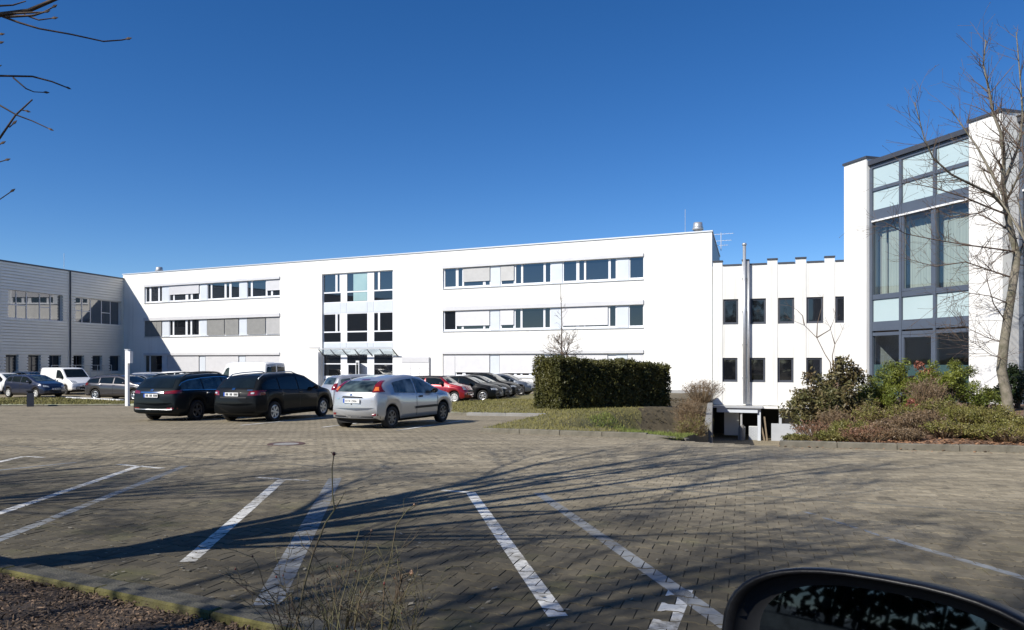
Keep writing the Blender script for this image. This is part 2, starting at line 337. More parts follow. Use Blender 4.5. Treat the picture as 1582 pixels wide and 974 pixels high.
# ------------------------------------------------------------------ ground plan (metres, camera at the origin looking along +y)
def pt(v): return (float(v[0]), float(v[1]))
K0, K1 = Vector(gp(0, 888)), Vector(gp(400, 974)); KD = (K1 - K0).normalized()
mul_a, mul_b = K0 - KD * 20, K0 + KD * 4.15
MULCH = [pt(mul_a), pt(mul_b), (mul_b.x - 0.9, -0.4), (mul_b.x - 1.4, -5.5), (-24, -5.5)]
RAMP = [(3.6, 16.4), (6.3, 25.0), (13.3, 52.0), (13.3, 58), (24, 58), (19.0, 48.0), (5.2, 15.1)]
BED = [(5.2, 15.1), (19.0, 48.0), (24, 58), (60, 58), (60, 4.0), (26, 8.6), (9.13, 13.85)]
ISLE = [(-0.73, 19.06), (3.0, 17.2), (3.6, 16.4), (6.3, 25.0), (13.3, 52.0), (8.0, 55.4), (2.2, 55.4), (-1.2, 44.0), (-3.4, 37.8), (-5.4, 30.2), (-1.56, 27.5), (1.2, 26.6)]
STRIP = [(-60, 36.0), (-23.7, 36.0), (-18.0, 36.6), (-17.7, 38.3), (-20.9, 41.6), (-26.8, 47.0), (-60, 47.0)]
def inside(p, poly):
    x, y = p[0], p[1]; c = False; n = len(poly)
    for i in range(n):
        x1, y1 = poly[i]; x2, y2 = poly[i-1]
        if (y1 > y) != (y2 > y) and x < (x2 - x1) * (y - y1) / (y2 - y1) + x1: c = not c
    return c
def segdist(p, a, b):
    p, a, b = Vector(p[:2]), Vector(a), Vector(b); d = b - a; t = max(0, min(1, (p - a).dot(d) / d.length_squared)); return (p - a - d * t).length
RN = Vector((1.3, 1.6)).normalized()
def ramp_q(x, y): return max(0.0, (Vector((x, y)) - Vector((3.6, 16.4))).dot(RN))
def ramp_z(x, y): return max(-3.9, -0.34 - 0.122 * ramp_q(x, y))
def smooth(t): t = max(0.0, min(1.0, t)); return t * t * (3 - 2 * t)
def left_dist(x, y): return min(segdist((x, y), RAMP[0], RAMP[1]), segdist((x, y), RAMP[1], RAMP[2]))
def left_edge_z(y): return -0.30 - (y - 16.4) * 0.066 if y < 25 else -0.87 + (y - 25) * 0.005
HA, HB = Vector((1.80, 30.0)), Vector((6.95, 34.1))
def isle_z(x, y):
    t = gz(x, y) + 0.10; d = left_dist(x, y); e = left_edge_z(y)
    v = smooth((y - 19.0) / 3.5) * (1 - smooth((y - 34) / 6))                      # a gully between the lawn and the ramp wall
    v *= smooth((segdist((x, y), HA, HB + Vector((.3, .3))) - .35) / 1.2)
    dip = smooth((3.9 - d) / 1.55) if d > 2.35 else smooth(d / 2.35 + .25)
    return e + (t - e) * smooth(d / 2.4) - 1.05 * v * dip
def bed_z(x, y):
    dk = segdist((x, y), BED[0], BED[6]) if x < 9.2 else segdist((x, y), BED[6], BED[5])
    top = -0.19 + 0.21 * smooth(dk / 4.0); top = max(top, gz(x, y) + 0.1)
    e = max(-2.75, -0.25 - 0.085 * ramp_q(x, y)); d = segdist((x, y), BED[0], BED[1])
    return e + (top - e) * smooth(d / 3.2)
def strip_z(x, y): return gz(x, y) + 0.09
def mulch_z(x, y):
    d = segdist((x, y), mul_a, mul_b); return gz(x, y) + 0.015 + 0.11 * smooth(d / 1.5) 

STONE_Y = 17.0
def cdt_ground():
    vs, es = [], []
    def loop(pl):
        b = len(vs); n = len(pl)
        for p in pl: vs.append(Vector(p))
        for i in range(n): es.append((b + i, b + (i + 1) % n))
    loop([(-900, -400), (900, -400), (900, 1800), (-900, 1800)])
    loop([(-75, -14), (75, -14), (75, 75), (-75, 75)])
    for pl in (MULCH, RAMP, BED, ISLE, STRIP): loop(pl)
    for y in (-6.0, 46.0, STONE_Y): vs += [Vector((-900, y)), Vector((900, y))]; es.append((len(vs) - 2, len(vs) - 1))
    for i in range(-8, 9):
        for j in (4, 10, 24, 32): vs.append(Vector((i * 4.0 + 0.13, j + 0.17)))
    r = geometry.delaunay_2d_cdt(vs, es, [], 0, 1e-5)
    return r[0], r[2]
gv, gf = cdt_ground()
sel = {'near': [], 'far': [], 'ground': []}
for f in gf:
    c = sum((gv[i] for i in f), Vector((0, 0))) / len(f)
    if any(inside(c, p) for p in (MULCH, RAMP, BED, ISLE, STRIP)): continue
    if abs(c.x) < 75 and -14 < c.y < 75: sel['near' if c.y < STONE_Y else 'far'].append(f)
    else: sel['ground'].append(f)
def sheet(name, faces, m, dz):
    mb = MB(); ids = {}
    for f in faces:
        for i in f:
            if i not in ids: ids[i] = len(mb.v); mb.v.append((gv[i].x, gv[i].y, gz(gv[i].x, gv[i].y) + dz))
        g = tuple(ids[i] for i in f)
        a, b_, c_ = (Vector(mb.v[g[k]]) for k in (0, 1, 2))
        if (b_ - a).cross(c_ - a).z < 0: g = g[::-1]
        mb.f.append(g); mb.m.append(0)
    return tag(mb.build(name, m), kind='structure')
PAVING = sheet('pavement', sel['near'], M['sand'], -0.008)
LOT = sheet('parking_lot', sel['far'], M['bond'], -0.004)
sheet('ground', sel['ground'], M['horizon'], -0.03)

def area_sheet(name, poly, zf, m, step, bounds, noise=0.0, seed=1, pick=None):
    rg = random.Random(seed); vs, es = [], []
    n = len(poly)
    for i in range(n):                                         # boundary, subdivided so that it follows the height
        a, b = Vector(poly[i]), Vector(poly[(i + 1) % n]); k = max(1, int(min((b - a).length, 60) / max(step, 0.3)))
        for j in range(k): vs.append(a + (b - a) * j / k)
    es = [(i, (i + 1) % len(vs)) for i in range(len(vs))]; nb = len(vs)
    x0, x1, y0, y1 = bounds; y = y0
    while y < y1:
        x = x0
        while x < x1:
            p = (x + rg.uniform(-.3, .3) * step, y + rg.uniform(-.3, .3) * step)
            if inside(p, poly): vs.append(Vector(p))
            x += step
        y += step
    r = geometry.delaunay_2d_cdt(vs, es, [], 0, 1e-6); mb = MB()
    for v in r[0]: mb.v.append((v.x, v.y, zf(v.x, v.y) + (rg.uniform(-noise, noise) if noise else 0)))
    for f in r[2]:
        c = sum((r[0][i] for i in f), Vector((0, 0))) / len(f)
        if inside(c, poly):
            g = tuple(f); a, b_, c_ = (Vector(mb.v[g[k]]) for k in (0, 1, 2))
            if (b_ - a).cross(c_ - a).z < 0: g = g[::-1]
            mb.f.append(g); mb.m.append(pick(c) if pick else 0)
    return tag(mb.build(name, m, smooth=True), kind='structure')
area_sheet('mulch_bed', MULCH, mulch_z, M['mulch'], 0.12, (-6, 1.5, 1.2, 8), 0.012, 3)
area_sheet('garage_ramp', RAMP, lambda x, y: ramp_z(x, y), M['bond'], 1.2, (3, 24, 15, 58), 0, 4)
area_sheet('planting_bed', BED, bed_z, M['bedsoil'], 0.6, (5, 26, 8, 48), 0.03, 5)
area_sheet('lawn', ISLE, isle_z, [M['lawn'], M['bank']], 0.34, (-6, 14, 16, 56), 0.012, 6, lambda c: 1 if left_dist(c.x, c.y) < 2.75 and c.y > 22 else 0)
sk = MB()
for pl, zf in (((RAMP[0], RAMP[1]), isle_z), ((RAMP[1], RAMP[2]), isle_z), ((BED[0], BED[1]), bed_z)):
    for k in range(24):
        a, b = Vector(pl[0]).lerp(Vector(pl[1]), k / 24), Vector(pl[0]).lerp(Vector(pl[1]), (k + 1) / 24)
        sk.quad((a.x, a.y, -4.4), (b.x, b.y, -4.4), (b.x, b.y, zf(b.x, b.y) + .02), (a.x, a.y, zf(a.x, a.y) + .02))
tag(sk.build('ramp_side', M['bank']), kind='structure')
area_sheet('lawn', STRIP, strip_z, M['lawn'], 0.8, (-40, -17, 35, 48), 0.01, 7)

# ------------------------------------------------------------------ double-T paving stones, each with its own chamfer, laid in running bond
SA, SP, SAMP = 0.20, 0.165, 0.013
def t_outline(g):
    h = []
    a = SA / 2 - g * .55
    for v, c in ((-a, 1), (-0.062, 1), (-0.038, -1), (0.038, -1), (0.062, 1), (a, 1)): h.append((v, SP / 2 + c * SAMP - g))
    return [(v, w) for v, w in h] + [(v, -w) for v, w in reversed(h)]
O_OUT = t_outline(0.0034); O_TOP = t_outline(0.0062)
stone_mb = MB()
stone_mb.add([(v, w, -0.0035) for v, w in O_OUT] + [(v, w, 0) for v, w in O_TOP] + [(v, w, -0.028) for v, w in O_OUT],
             [tuple(range(23, 11, -1))] + [(i + 12, (i + 1) % 12 + 12, (i + 1) % 12, i) for i in range(12)] + [(i, (i + 1) % 12, (i + 1) % 12 + 24, i + 24) for i in range(12)])
STONE_ME = stone_mb.mesh('paving_stone', M['stone'])
rgs = random.Random(11)
def clear_of_paving(p):
    return not any(inside(p, pl) for pl in (MULCH, RAMP, BED, ISLE))
stones = []
for ir in range(10, 130):
    for ic in range(-120, 121):
        o = RD * (ic * SA + (SA / 2 if ir % 2 else 0)) + CDR * (ir * SP)
        if not (2.6 < o.y < STONE_Y + 0.1) or abs(o.x) > 0.72 * o.y + 0.9: continue
        if not clear_of_paving(o): continue
        stones.append(o)
def in_view(o, m=0):
    px, py = CX + o.x / o.y * F, HY + (EYE - gz(o.x, o.y)) / o.y * F
    return -m < px < 1582 + m and py < 974 + m
# behind the bush and the wing mirror no stone is seen singly
def shows(o):
    px, py = CX + o.x / o.y * F, HY + (EYE - gz(o.x, o.y)) / o.y * F
    return 6 < px < 1576 and py < 968 and not (px > 1120 and py > 885 + max(0, px - 1330) * 0.16) and segdist(o, mul_a, mul_b) > 0.14
order = sorted(range(len(stones)), key=lambda i: stones[i].y if shows(stones[i]) else 1e6)
single = set(order[:300])
rest = MB(); tilt = -0.0208
STONE_INFO = []
for i, o in enumerate(stones):
    z = gz(o.x, o.y) + rgs.gauss(0, 0.0012); rx, ry, rr = tilt + rgs.gauss(0, 0.006), rgs.gauss(0, 0.006), -PAV_A + rgs.gauss(0, 0.008)
    Mx = Matrix.Translation((o.x, o.y, z)) @ Matrix.Rotation(rx, 4, 'X') @ Matrix.Rotation(ry, 4, 'Y') @ Matrix.Rotation(rr, 4, 'Z')
    STONE_INFO.append((o, Mx))
    if i in single:
        s = put('paving_stone', STONE_ME, PAVING); s.matrix_local = Mx
    else:
        b = len(rest.v); rest.v += [tuple(Mx @ Vector(v)) for v in stone_mb.v]
        rest.f += [tuple(b + k for k in f) for f in stone_mb.f]; rest.m += [0] * len(stone_mb.f)
tag(rest.build('paving_stones', M['stone'], PAVING), kind='stuff')

# pale edging strip between the bays and the lane, flush pieces of a metre each
edge_me = MB().box(-0.495, 0.495, -0.045, 0.045, -0.05, 0.004).mesh('edging_stone', M['kerb'])
for i in range(-3, 20):
    c = EDGE_P + EDGE_D * (i * 1.0); e = put('edging_stone', edge_me, PAVING)
    e.location = (c.x, c.y, gz(c.x, c.y) + 0.001); e.rotation_euler = (tilt, 0, math.atan2(EDGE_D.y, EDGE_D.x))

# ------------------------------------------------------------------ painted bay lines: paint lies on the stone tops, joints stay open
def clip(poly, a, n, d):
    out = []
    for i in range(len(poly)):
        p, q = poly[i - 1], poly[i]; sp_, sq = (p - a).dot(n) - d, (q - a).dot(n) - d
        if (sp_ <= 0) != (sq <= 0): out.append(p + (q - p) * (sp_ / (sp_ - sq)))
        if sq <= 0: out.append(q)
    return out
def paint_line(name, p0, p1, w, m, label, group, extra=(), drop=0.0, seed=0):
    rg = random.Random(seed); mb = MB()
    for a, b, ww in [(p0, p1, w)] + list(extra):
        a, b = Vector(a), Vector(b); d = (b - a).normalized(); n = Vector((-d.y, d.x)); mid = (a + b) / 2; hl = (b - a).length / 2
        for o, Mx in STONE_INFO:
            if segdist(o, a, b) > ww / 2 + 0.14: continue
            if rg.random() < drop: continue
            pl = [(Mx @ Vector((v, w_, 0.0014))) for v, w_ in O_TOP]; p2 = [Vector((q.x, q.y)) for q in pl]; z = sum(q.z for q in pl) / len(pl)
            nrm = Mx.to_3x3() @ Vector((0, 0, 1)); c0 = Mx @ Vector((0, 0, 0.0014))
            for nn, dd in ((n, ww / 2), (-n, ww / 2), (d, hl), (-d, hl)):
                if p2: p2 = clip(p2, mid, nn, dd)
            if len(p2) >= 3:
                b0 = len(mb.v)
                mb.v += [(q.x, q.y, c0.z - (nrm.x * (q.x - c0.x) + nrm.y * (q.y - c0.y)) / nrm.z) for q in p2]
                mb.f.append(tuple(range(b0, len(mb.v)))); mb.m.append(0)
    me = mb.mesh(name, m)
    bm = bmesh.new(); bm.from_mesh(me); bmesh.ops.triangulate(bm, faces=bm.faces[:]); bmesh.ops.recalc_face_normals(bm, faces=bm.faces[:])
    for f in bm.faces:
        if f.normal.z < 0: f.normal_flip()
    bm.to_mesh(me); bm.free()
    return tag(put(name, me), label, 'parking line', group)
G1, G2 = 'white painted parking bay lines', 'old greyed parking bay lines'
paint_line('bay_line', gp(37, 705.6), gp(-90, 733), .11, M['line_white'], 'short white bay line with a bent end at the left edge of the paving', G1, [(gp(36, 705.6), gp(69, 707), .09)], seed=1)
paint_line('bay_line', gp(217, 720), gp(-60, 813), .105, M['line_white'], 'white bay line with T head nearest the drain line on the left', G1, [(gp(182, 718), gp(252, 724), .09)], 0.02, seed=2)
paint_line('bay_line', gp(437, 740), gp(290, 868), .115, M['line_white'], 'white T headed bay line crossed by the dark trunk shadow', G1, [(gp(397, 738), gp(477, 743), .09)], 0.03, seed=3)
paint_line('bay_line', gp(727, 761), gp(862, 953), .115, M['line_white'], 'bright white bay line in the middle with only half its T head', G1, [(gp(683, 757.5), gp(731, 761.5), .09)], 0.02, seed=4)
paint_line('bay_line', gp(1052, 912), gp(1018, 985), .15, M['line_white'], 'short thick white bay line left of the wing mirror', G1, [], 0.15, seed=5)
paint_line('bay_line', gp(118, 714.5), gp(-40, 731), .10, M['line_grey'], 'thin grey bay line just in front of the short white one at far left', G2, [], 0.05, seed=6)
paint_line('bay_line', gp(286, 720), gp(-30, 845), .115, M['line_grey'], 'long grey bay line right of the leftmost T headed white line', G2, [], 0.03, seed=7)
paint_line('bay_line', gp(518, 739), gp(413, 935), .17, M['line_grey'], 'broad grey bay line behind the bare rose canes', G2, [], 0.0, seed=8)
paint_line('bay_line', gp(832, 762), gp(1128, 970), .12, M['line_grey'], 'grey bay line running down to the wing mirror', G2, [], 0.0, seed=9)
paint_line('bay_line', gp(1375, 833), gp(1640, 910), .085, M['line_grey'], 'grey bay line behind the wing mirror at the right edge', G2, [], 0.0, seed=10)
paint_line('bay_line', gp(1235, 788), gp(1372, 832), .05, M['line_grey'], 'nearly worn away white bay line right of the middle', G1, [], 0.25, seed=12)
def flat_line(a, b, w, label):
    a, b = Vector(a), Vector(b); d = (b - a).normalized(); n = Vector((-d.y, d.x)) * w / 2
    mb = MB(); q = [a + n, a - n, b - n, b + n]; mb.quad(*[(p.x, p.y, gz(p.x, p.y) + 0.003) for p in reversed(q)])
    o = tag(mb.build('bay_line', M['line_white']), label, 'parking line', G1)
    if o.data.polygons[0].normal.z < 0: o.data.flip_normals()
HEAD = Vector((math.sin(R(17)), math.cos(R(17))))
for (px, py, l, lab) in ((372, 657.5, 5, 'far white bay line between the two black estate cars'), (498, 660.5, 5, 'far white bay line left of the silver hatchback'), (613, 665.5, 5, 'far white bay line right of the silver hatchback')):
    a = Vector(gp(px, py)); flat_line(a, a + HEAD * l * 0.95, .12, lab)

# ------------------------------------------------------------------ kerbs, stone by stone
def kerb_run(label_root, p0, p1, w, h, zf, m, step=1.0, seed=0, gap=0.006, sink=0.2, top=None):
    rg = random.Random(seed); a, b = Vector(p0), Vector(p1); L = (b - a).length; d = (b - a).normalized(); k = max(1, round(L / step)); l = L / k
    me = MB().box(-l/2 + gap, l/2 - gap, -w/2, w/2, -sink, -0.012).mesh('kerb_stone', m)
    mb = MB(); x, y = l/2 - gap, w/2; c = 0.012
    mb.add([(-x,-y,-sink),(x,-y,-sink),(x,y,-sink),(-x,y,-sink),(-x,-y,-c),(x,-y,-c),(x,y,-c),(-x,y,-c),(-x+c,-y+c,0),(x-c,-y+c,0),(x-c,y-c,0),(-x+c,y-c,0)],
           [(4,5,9,8),(5,6,10,9),(6,7,11,10),(7,4,8,11),(8,9,10,11),(0,1,5,4),(1,2,6,5),(2,3,7,6),(3,0,4,7)])
    if top: mb.m[4] = 1
    me = mb.mesh('kerb_stone', [m, top] if top else m)
    for i in range(k):
        c_ = a + d * (l * (i + .5)); o = put('kerb_stone', me, label_root)
        z0, z1 = zf(*(c_ - d * l / 2)), zf(*(c_ + d * l / 2))
        o.location = (c_.x, c_.y, (z0 + z1) / 2 + h + rg.gauss(0, .004)); o.rotation_euler = (0, -math.atan2(z1 - z0, l), math.atan2(d.y, d.x) + rg.gauss(0, .004))
KERB = tag(bpy.data.objects.new('kerb', None), kind='structure'); COL.objects.link(KERB)
kerb_run(KERB, K0 - KD * 9, mul_b, .10, .062, gz, M['moss'], 1.0, 1, top=M['kerb_dark'])
kn = Vector((-KD.y, KD.x)) * 0.132
if kn.y < 0: kn = -kn
kerb_run(KERB, K0 - KD * 9 + kn, mul_b + kn, .155, .040, gz, M['kerb_dark'], 1.0, 2)
kerb_run(KERB, BED[0], BED[6], .14, .12, gz, M['kerb'], 1.0, 3)
kerb_run(KERB, BED[6], (16, 11.75), .14, .12, gz, M['kerb'], 1.0, 4)
kerb_run(KERB, ISLE[0], ISLE[1], .14, .11, gz, M['kerb'], 1.0, 5)
kerb_run(KERB, ISLE[1], (3.75, 16.55), .14, .09, lambda x, y: gz(x, y) - 0.06 * max(0, x - 3.0), M['kerb'], .9, 6)
kerb_run(KERB, ISLE[11], ISLE[0], .12, .06, gz, M['kerb'], 1.0, 7)
kerb_run(KERB, ISLE[10], ISLE[11], .30, .10, gz, M['concrete'], 1.4, 8)
kerb_run(KERB, ISLE[9], ISLE[10], .14, .09, gz, M['kerb'], 1.0, 9)
kerb_run(KERB, (-40, 36.0), (-23.7, 36.0), .14, .08, gz, M['kerb'], 1.0, 10)
kerb_run(KERB, (-23.7, 36.0), (-18.0, 36.6), .14, .07, gz, M['kerb'], 1.0, 11)
kerb_run(KERB, (-26.6, 46.5), (-20.9, 41.6), .22, .16, gz, M['sign_white'], 1.2, 12)

# manhole with its rusty ring
mx_, my_ = gp(442, 686.5)
mh = thing('manhole_cover', 'round manhole cover with a rusty ring and pale centre in the lane', 'manhole', (mx_, my_, gz(mx_, my_)), 0)
MB().lathe([(.25, 0.003), (.26, 0.010), (.37, 0.010), (.385, -0.02)], 'z', n=40).build('frame', M['iron'], mh)
MB().lathe([(0.0, 0.007), (.12, 0.007), (.25, 0.005), (.252, -0.01)], 'z', n=40).build('lid', M['concrete'], mh)
# ------------------------------------------------------------------ buildings
def holed(mb, u0, u1, z0, z1, holes, y, depth, mi=0, rev=None):
    """front sheet of a wall at local y (outside is -y) with rectangular openings and their reveals"""
    us = sorted({u0, u1} | {round(h[i], 4) for h in holes for i in (0, 1)}); zs = sorted({z0, z1} | {round(h[i], 4) for h in holes for i in (2, 3)})
    us = [u for u in us if u0 <= u <= u1]; zs = [z for z in zs if z0 <= z <= z1]
    for i in range(len(us) - 1):
        for j in range(len(zs) - 1):
            cu, cz = (us[i] + us[i+1]) / 2, (zs[j] + zs[j+1]) / 2
            if any(h[0] < cu < h[1] and h[2] < cz < h[3] for h in holes): continue
            mb.quad((us[i], y, zs[j]), (us[i+1], y, zs[j]), (us[i+1], y, zs[j+1]), (us[i], y, zs[j+1]), mi)
    r = mi if rev is None else rev
    for a, b, c, d in holes:
        mb.quad((a, y, c), (a, y + depth, c), (b, y + depth, c), (b, y, c), r); mb.quad((a, y, d), (b, y, d), (b, y + depth, d), (a, y + depth, d), r)
        mb.quad((a, y, c), (a, y, d), (a, y + depth, d), (a, y + depth, c), r); mb.quad((b, y, c), (b, y + depth, c), (b, y + depth, d), (b, y, d), r)
    return mb
def slats(u0, u1, z0, z1, y, pitch=0.075):
    mb = MB(); n = max(2, int((z1 - z0) / pitch)); h = (z1 - z0) / n
    for i in range(n):
        a = z0 + i * h
        mb.quad((u0, y - .018, a), (u1, y - .018, a), (u1, y, a + h), (u0, y, a + h)); mb.quad((u0, y, a), (u1, y, a), (u1, y - .018, a), (u0, y - .018, a))
    mb.box(u0, u1, y - .03, y - .002, z0 - .04, z0)
    return mb

# ---- the long white office building
KM = 144115.0
def mY(px): return KM / (px + 1624.0)
def mX(px): return (px - CX) / F * mY(px)
O = Vector((mX(190), mY(190))); MU = (Vector((mX(1100), mY(1100))) - O).normalized(); ML = (Vector((mX(1100), mY(1100))) - O).length
def mu(px): return (Vector((mX(px), mY(px))) - O).dot(MU)
def mz(px, py): return EYE + (HY - py) / F * mY(px)
GRADE = gz(0, 60)
main = thing('office_building', 'long white three storey office building with bands of windows and a glazed entrance', 'building', (O.x, O.y, 0), math.atan2(MU.y, MU.x))
ROOF = 10.16; DEPTH = 16.0
rows = [(8.76, 7.16, 8.99), (5.36, 3.74, 5.68), (1.90, 0.12, 2.14)]
LB, RB = (mu(223), mu(432.3)), (mu(684), mu(994))
EN = (mu(497.5), mu(607), GRADE + 0.05, mz(498, 424))
holes = [(a, b, r[1], r[0]) for (a, b) in (LB, RB) for r in rows] + [EN]
wall = MB(); holed(wall, 0, ML, GRADE - 0.6, ROOF, holes, 0, 0.30)
wall.quad((0, DEPTH, -1.6), (0, 0, -1.6), (0, 0, ROOF), (0, DEPTH, ROOF)); wall.quad((ML - 2.2, 13.4, -1.6), (0, DEPTH, -1.6), (0, DEPTH, ROOF), (ML - 2.2, 13.4, ROOF))
wall.build('wall', M['render'], main)
MB().quad((ML, 0, GRADE - 3.2), (ML - 2.2, 13.4, GRADE - 3.2), (ML - 2.2, 13.4, ROOF), (ML, 0, ROOF)).build('gable_wall', M['anthracite'], main)  # white end wall; its shade is put into this dark material
MB().add([(0, .2, ROOF - .01), (ML, .2, ROOF - .01), (ML - 2.2, 13.4, ROOF - .01), (0, DEPTH, ROOF - .01)], [(0, 1, 2, 3)]).build('roof', M['concrete'], main)
cp = MB(); cp.box(-.06, ML + .06, -.07, .22, ROOF + .001, ROOF + .09); cp.build('coping', M['alu'], main)
cq = MB().box(-.13, .06, .225, 13.5, ROOF + .001, ROOF + .088).build('coping', M['alu'], main); cq.location = (ML, 0, 0); cq.rotation_euler = (0, 0, math.atan2(2.2, 13.4))
MB().box(mu(690), ML - .01, -.03, .1, GRADE - .5, mz(1045, 603)).build('plinth', M['plinth'], main)
mj = MB()
for u in (mu(455), mu(476), mu(628), mu(655), mu(1028), mu(1062)): mj.box(u - .006, u + .006, -.004, .01, GRADE, ROOF - .02)
BS = {'w': 'blind_white', 'g': 'blind_grey', 'l': 'blind_pale', 'm': 'blind_pale'}
def band(u0, u1, r, spec, low):
    top, bot, hd = r
    MB().box(u0 - .02, u1 + .02, -.10, .06, top + .004, hd).build('blind_box', M['header'], main)
    MB().box(u0 - .01, u1 + .01, -.07, .16, bot - .06, bot - .004).build('sill', M['alu'], main)
    fr = MB(); gl = []
    for s in spec:
        if s[0] == 'g': gl.append((mu(s[1]), mu(s[2]), bot + .14, top - .03))
    for s in spec:
        if s[0] == 'b':
            for a, b in s[4]: gl.append((mu(a), mu(b), bot + .14, top - .03))
    holed(fr, u0, u1, bot, top, gl, .13, .06)
    f = fr.build('window_frame', M['white_frame'], main)
    gm = M['glass_low'] if low else M['glass']
    for g in gl: MB().box(g[0] - .01, g[1] + .01, .165, .18, g[2] - .01, g[3] + .01).build('pane', gm, f)
    for s in spec:
        if s[0] == 'p': MB().box(mu(s[1]), mu(s[2]), .085, .128, bot + .03, top - .01).build('panel', M['panel'], f)
        if s[0] == 'b':
            a, b = mu(s[1]), mu(s[2]); z0 = top - (top - bot - .06) * s[3]
            slats(a, b, z0, top - .002, .06).build('blind', M[BS[s[5]]], f)
band(*LB, rows[0], [('g',224.6,229.3),('g',232,242.8),('g',245.2,248.6),('p',249.5,260),('b',260.5,306.5,.56,[(261,266),(268,285),(289,293),(296,306)],'w'),('p',308.6,318.8),
    ('g',319.6,324),('g',326.2,345.3),('g',348.2,352.6),('g',356,368),('p',369.2,380.6),('g',381.2,386),('g',388.8,409),('b',410.6,432,.62,[(411.6,417.2),(420,431.8)],'w')], False)
band(*LB, rows[1], [('b',223.2,248.6,.97,[(224,229),(232,248)],'g'),('p',250,260),('g',261,265.2),('g',267.4,285),('g',288,292.6),('g',295,305.6),('p',308,318.4),
    ('b',319.4,345.4,.97,[(320,345)],'g'),('b',346.6,367.6,.97,[(347,367)],'g'),('p',369,380.2),('b',381,409,.97,[(382,408)],'g'),('b',410.4,432,.97,[(411,431)],'l')], True)
band(*LB, rows[2], [('g',223.6,229),('g',231,248.6),('p',250,257),('b',258,306.4,.97,[(259,306)],'w'),('p',308,316),('b',317,367.6,.97,[(319,366)],'w'),('p',369,378),('b',379,432,.97,[(381,431)],'w')], True)
band(*RB, rows[0], [('g',686.4,703),('g',707,713),('b',714.8,756,.72,[(715.6,745),(749,755.4)],'l'),('p',757.4,772),('b',772.8,793.4,.76,[(774,792.6)],'l'),('g',796,804),('g',807,838.6),('g',842,849.2),('p',851,868),
    ('g',870,889.4),('g',894,901.4),('g',904.4,939),('g',942.6,950.4),('p',952.6,971),('g',972.8,993)], False)
band(*RB, rows[1], [('g',686,702.4),('b',703.4,755.6,.76,[(704.4,712),(715,745.4),(748.4,755)],'w'),('p',757,771),('b',772,793,.76,[(774,792)],'w'),('g',795.4,803),('g',806,838.4),('g',841.4,848.6),('p',850,867),
    ('b',867.8,938.6,.87,[(869,889),(894,901),(903.6,938)],'w'),('g',941.6,950),('p',952,970.4),('g',972,992.6)], True)
band(*RB, rows[2], [('b',684.6,702.2,.97,[(686,701)],'w'),('b',702.6,755.6,.82,[(704,713),(718,745),(748,755)],'w'),('p',757,770.6),('b',771.4,838.6,.84,[(774,793),(797,803),(806,816),(820,838)],'w'),('p',850,867),
    ('b',868,938,.97,[(870,937)],'w'),('p',951.4,968.6),('b',969.4,993.4,.97,[(972,992)],'w')], True)
# glazed entrance bay
eu0, eu1, ez0, ez1 = EN
ef = MB(); eg = []
cols = [(498.6, 524.6), (534.4, 565.6), (576.2, 604.8)]
def zz(y): return mz(498, y)
zr = [(425.4, 452.0, 454.0, 467.6), (486.4, 512.6, 514.6, 528.8), (548.0, 561.6, 563.2, 581.0)]
for ci, (a, b) in enumerate(cols):
    for ri, (t, m1, m2, bb) in enumerate(zr):
        ua, ub = mu(a), mu(b)
        if ri < 2 and ci == 0: eg += [(ua, mu(516.4), zz(m1), zz(t)), (mu(519.6), ub - .12, zz(m1), zz(t))]
        elif ri < 2 and ci == 2: eg += [(ua, mu(582.2), zz(m1), zz(t)), (mu(585.2), ub, zz(m1), zz(t))]
        else: eg.append((ua, ub, zz(m1), zz(t)))
        if ri == 2 and ci == 1: continue
        eg.append((ua, ub, zz(bb), zz(m2)))
eg.append((mu(536.2), mu(547.6), GRADE + .1, zz(563.8)))               # open door leaf's gap
eg.append((mu(498.6), mu(524.6), zz(596), zz(586)))
holed(ef, eu0, eu1, ez0, ez1, eg, .16, .07)
ef = ef.build('entrance_frame', M['white_frame'], main)
for k, g in enumerate(eg):
    up = g[2] > 7.0; gm = M['glass'] if up else M['glass_low']
    MB().box(g[0] - .01, g[1] + .01, .20, .215, g[2] - .01, g[3] + .01).build('pane', gm, ef)
for (t, b) in ((426.0, 451.6), (454.4, 467.2)): MB().box(mu(544), mu(565), .175, .198, zz(b), zz(t)).build('screen', M['glass_green'], ef)
for (t, b) in ((469, 485), (530.4, 538)):
    for a, c in ((498.6, 525), (526, 533.4), (534.4, 566), (567, 575.2), (576.2, 605)): MB().box(mu(a), mu(c), .135, .158, zz(b), zz(t)).build('spandrel_panel', M['panel'], main)
dl = MB().box(0, 1.0, -.03, .03, 0, 2.25).build('door', M['white_frame'], main); dl.location = (mu(549), .1, GRADE + .08); dl.rotation_euler = (0, 0, R(-38))
MB().box(.14, .86, -.035, .035, .25, 2.1).build('pane', M['car_glass'], dl)
cu0, cu1 = mu(501.0), mu(615.0); cz, co, cp_ = mz(555, 549.5), mz(555, 539.6), -.80
cn = MB(); cn.add([(cu0, -.03, cz), (cu1, -.03, cz), (cu1, cp_, co), (cu0, cp_, co), (cu0, -.03, cz + .02), (cu1, -.03, cz + .02), (cu1, cp_, co + .02), (cu0, cp_, co + .02)],
    [(0,1,2,3),(7,6,5,4),(0,4,5,1),(1,5,6,2),(2,6,7,3),(3,7,4,0)])
canopy = cn.build('canopy', M['canopy'], main)
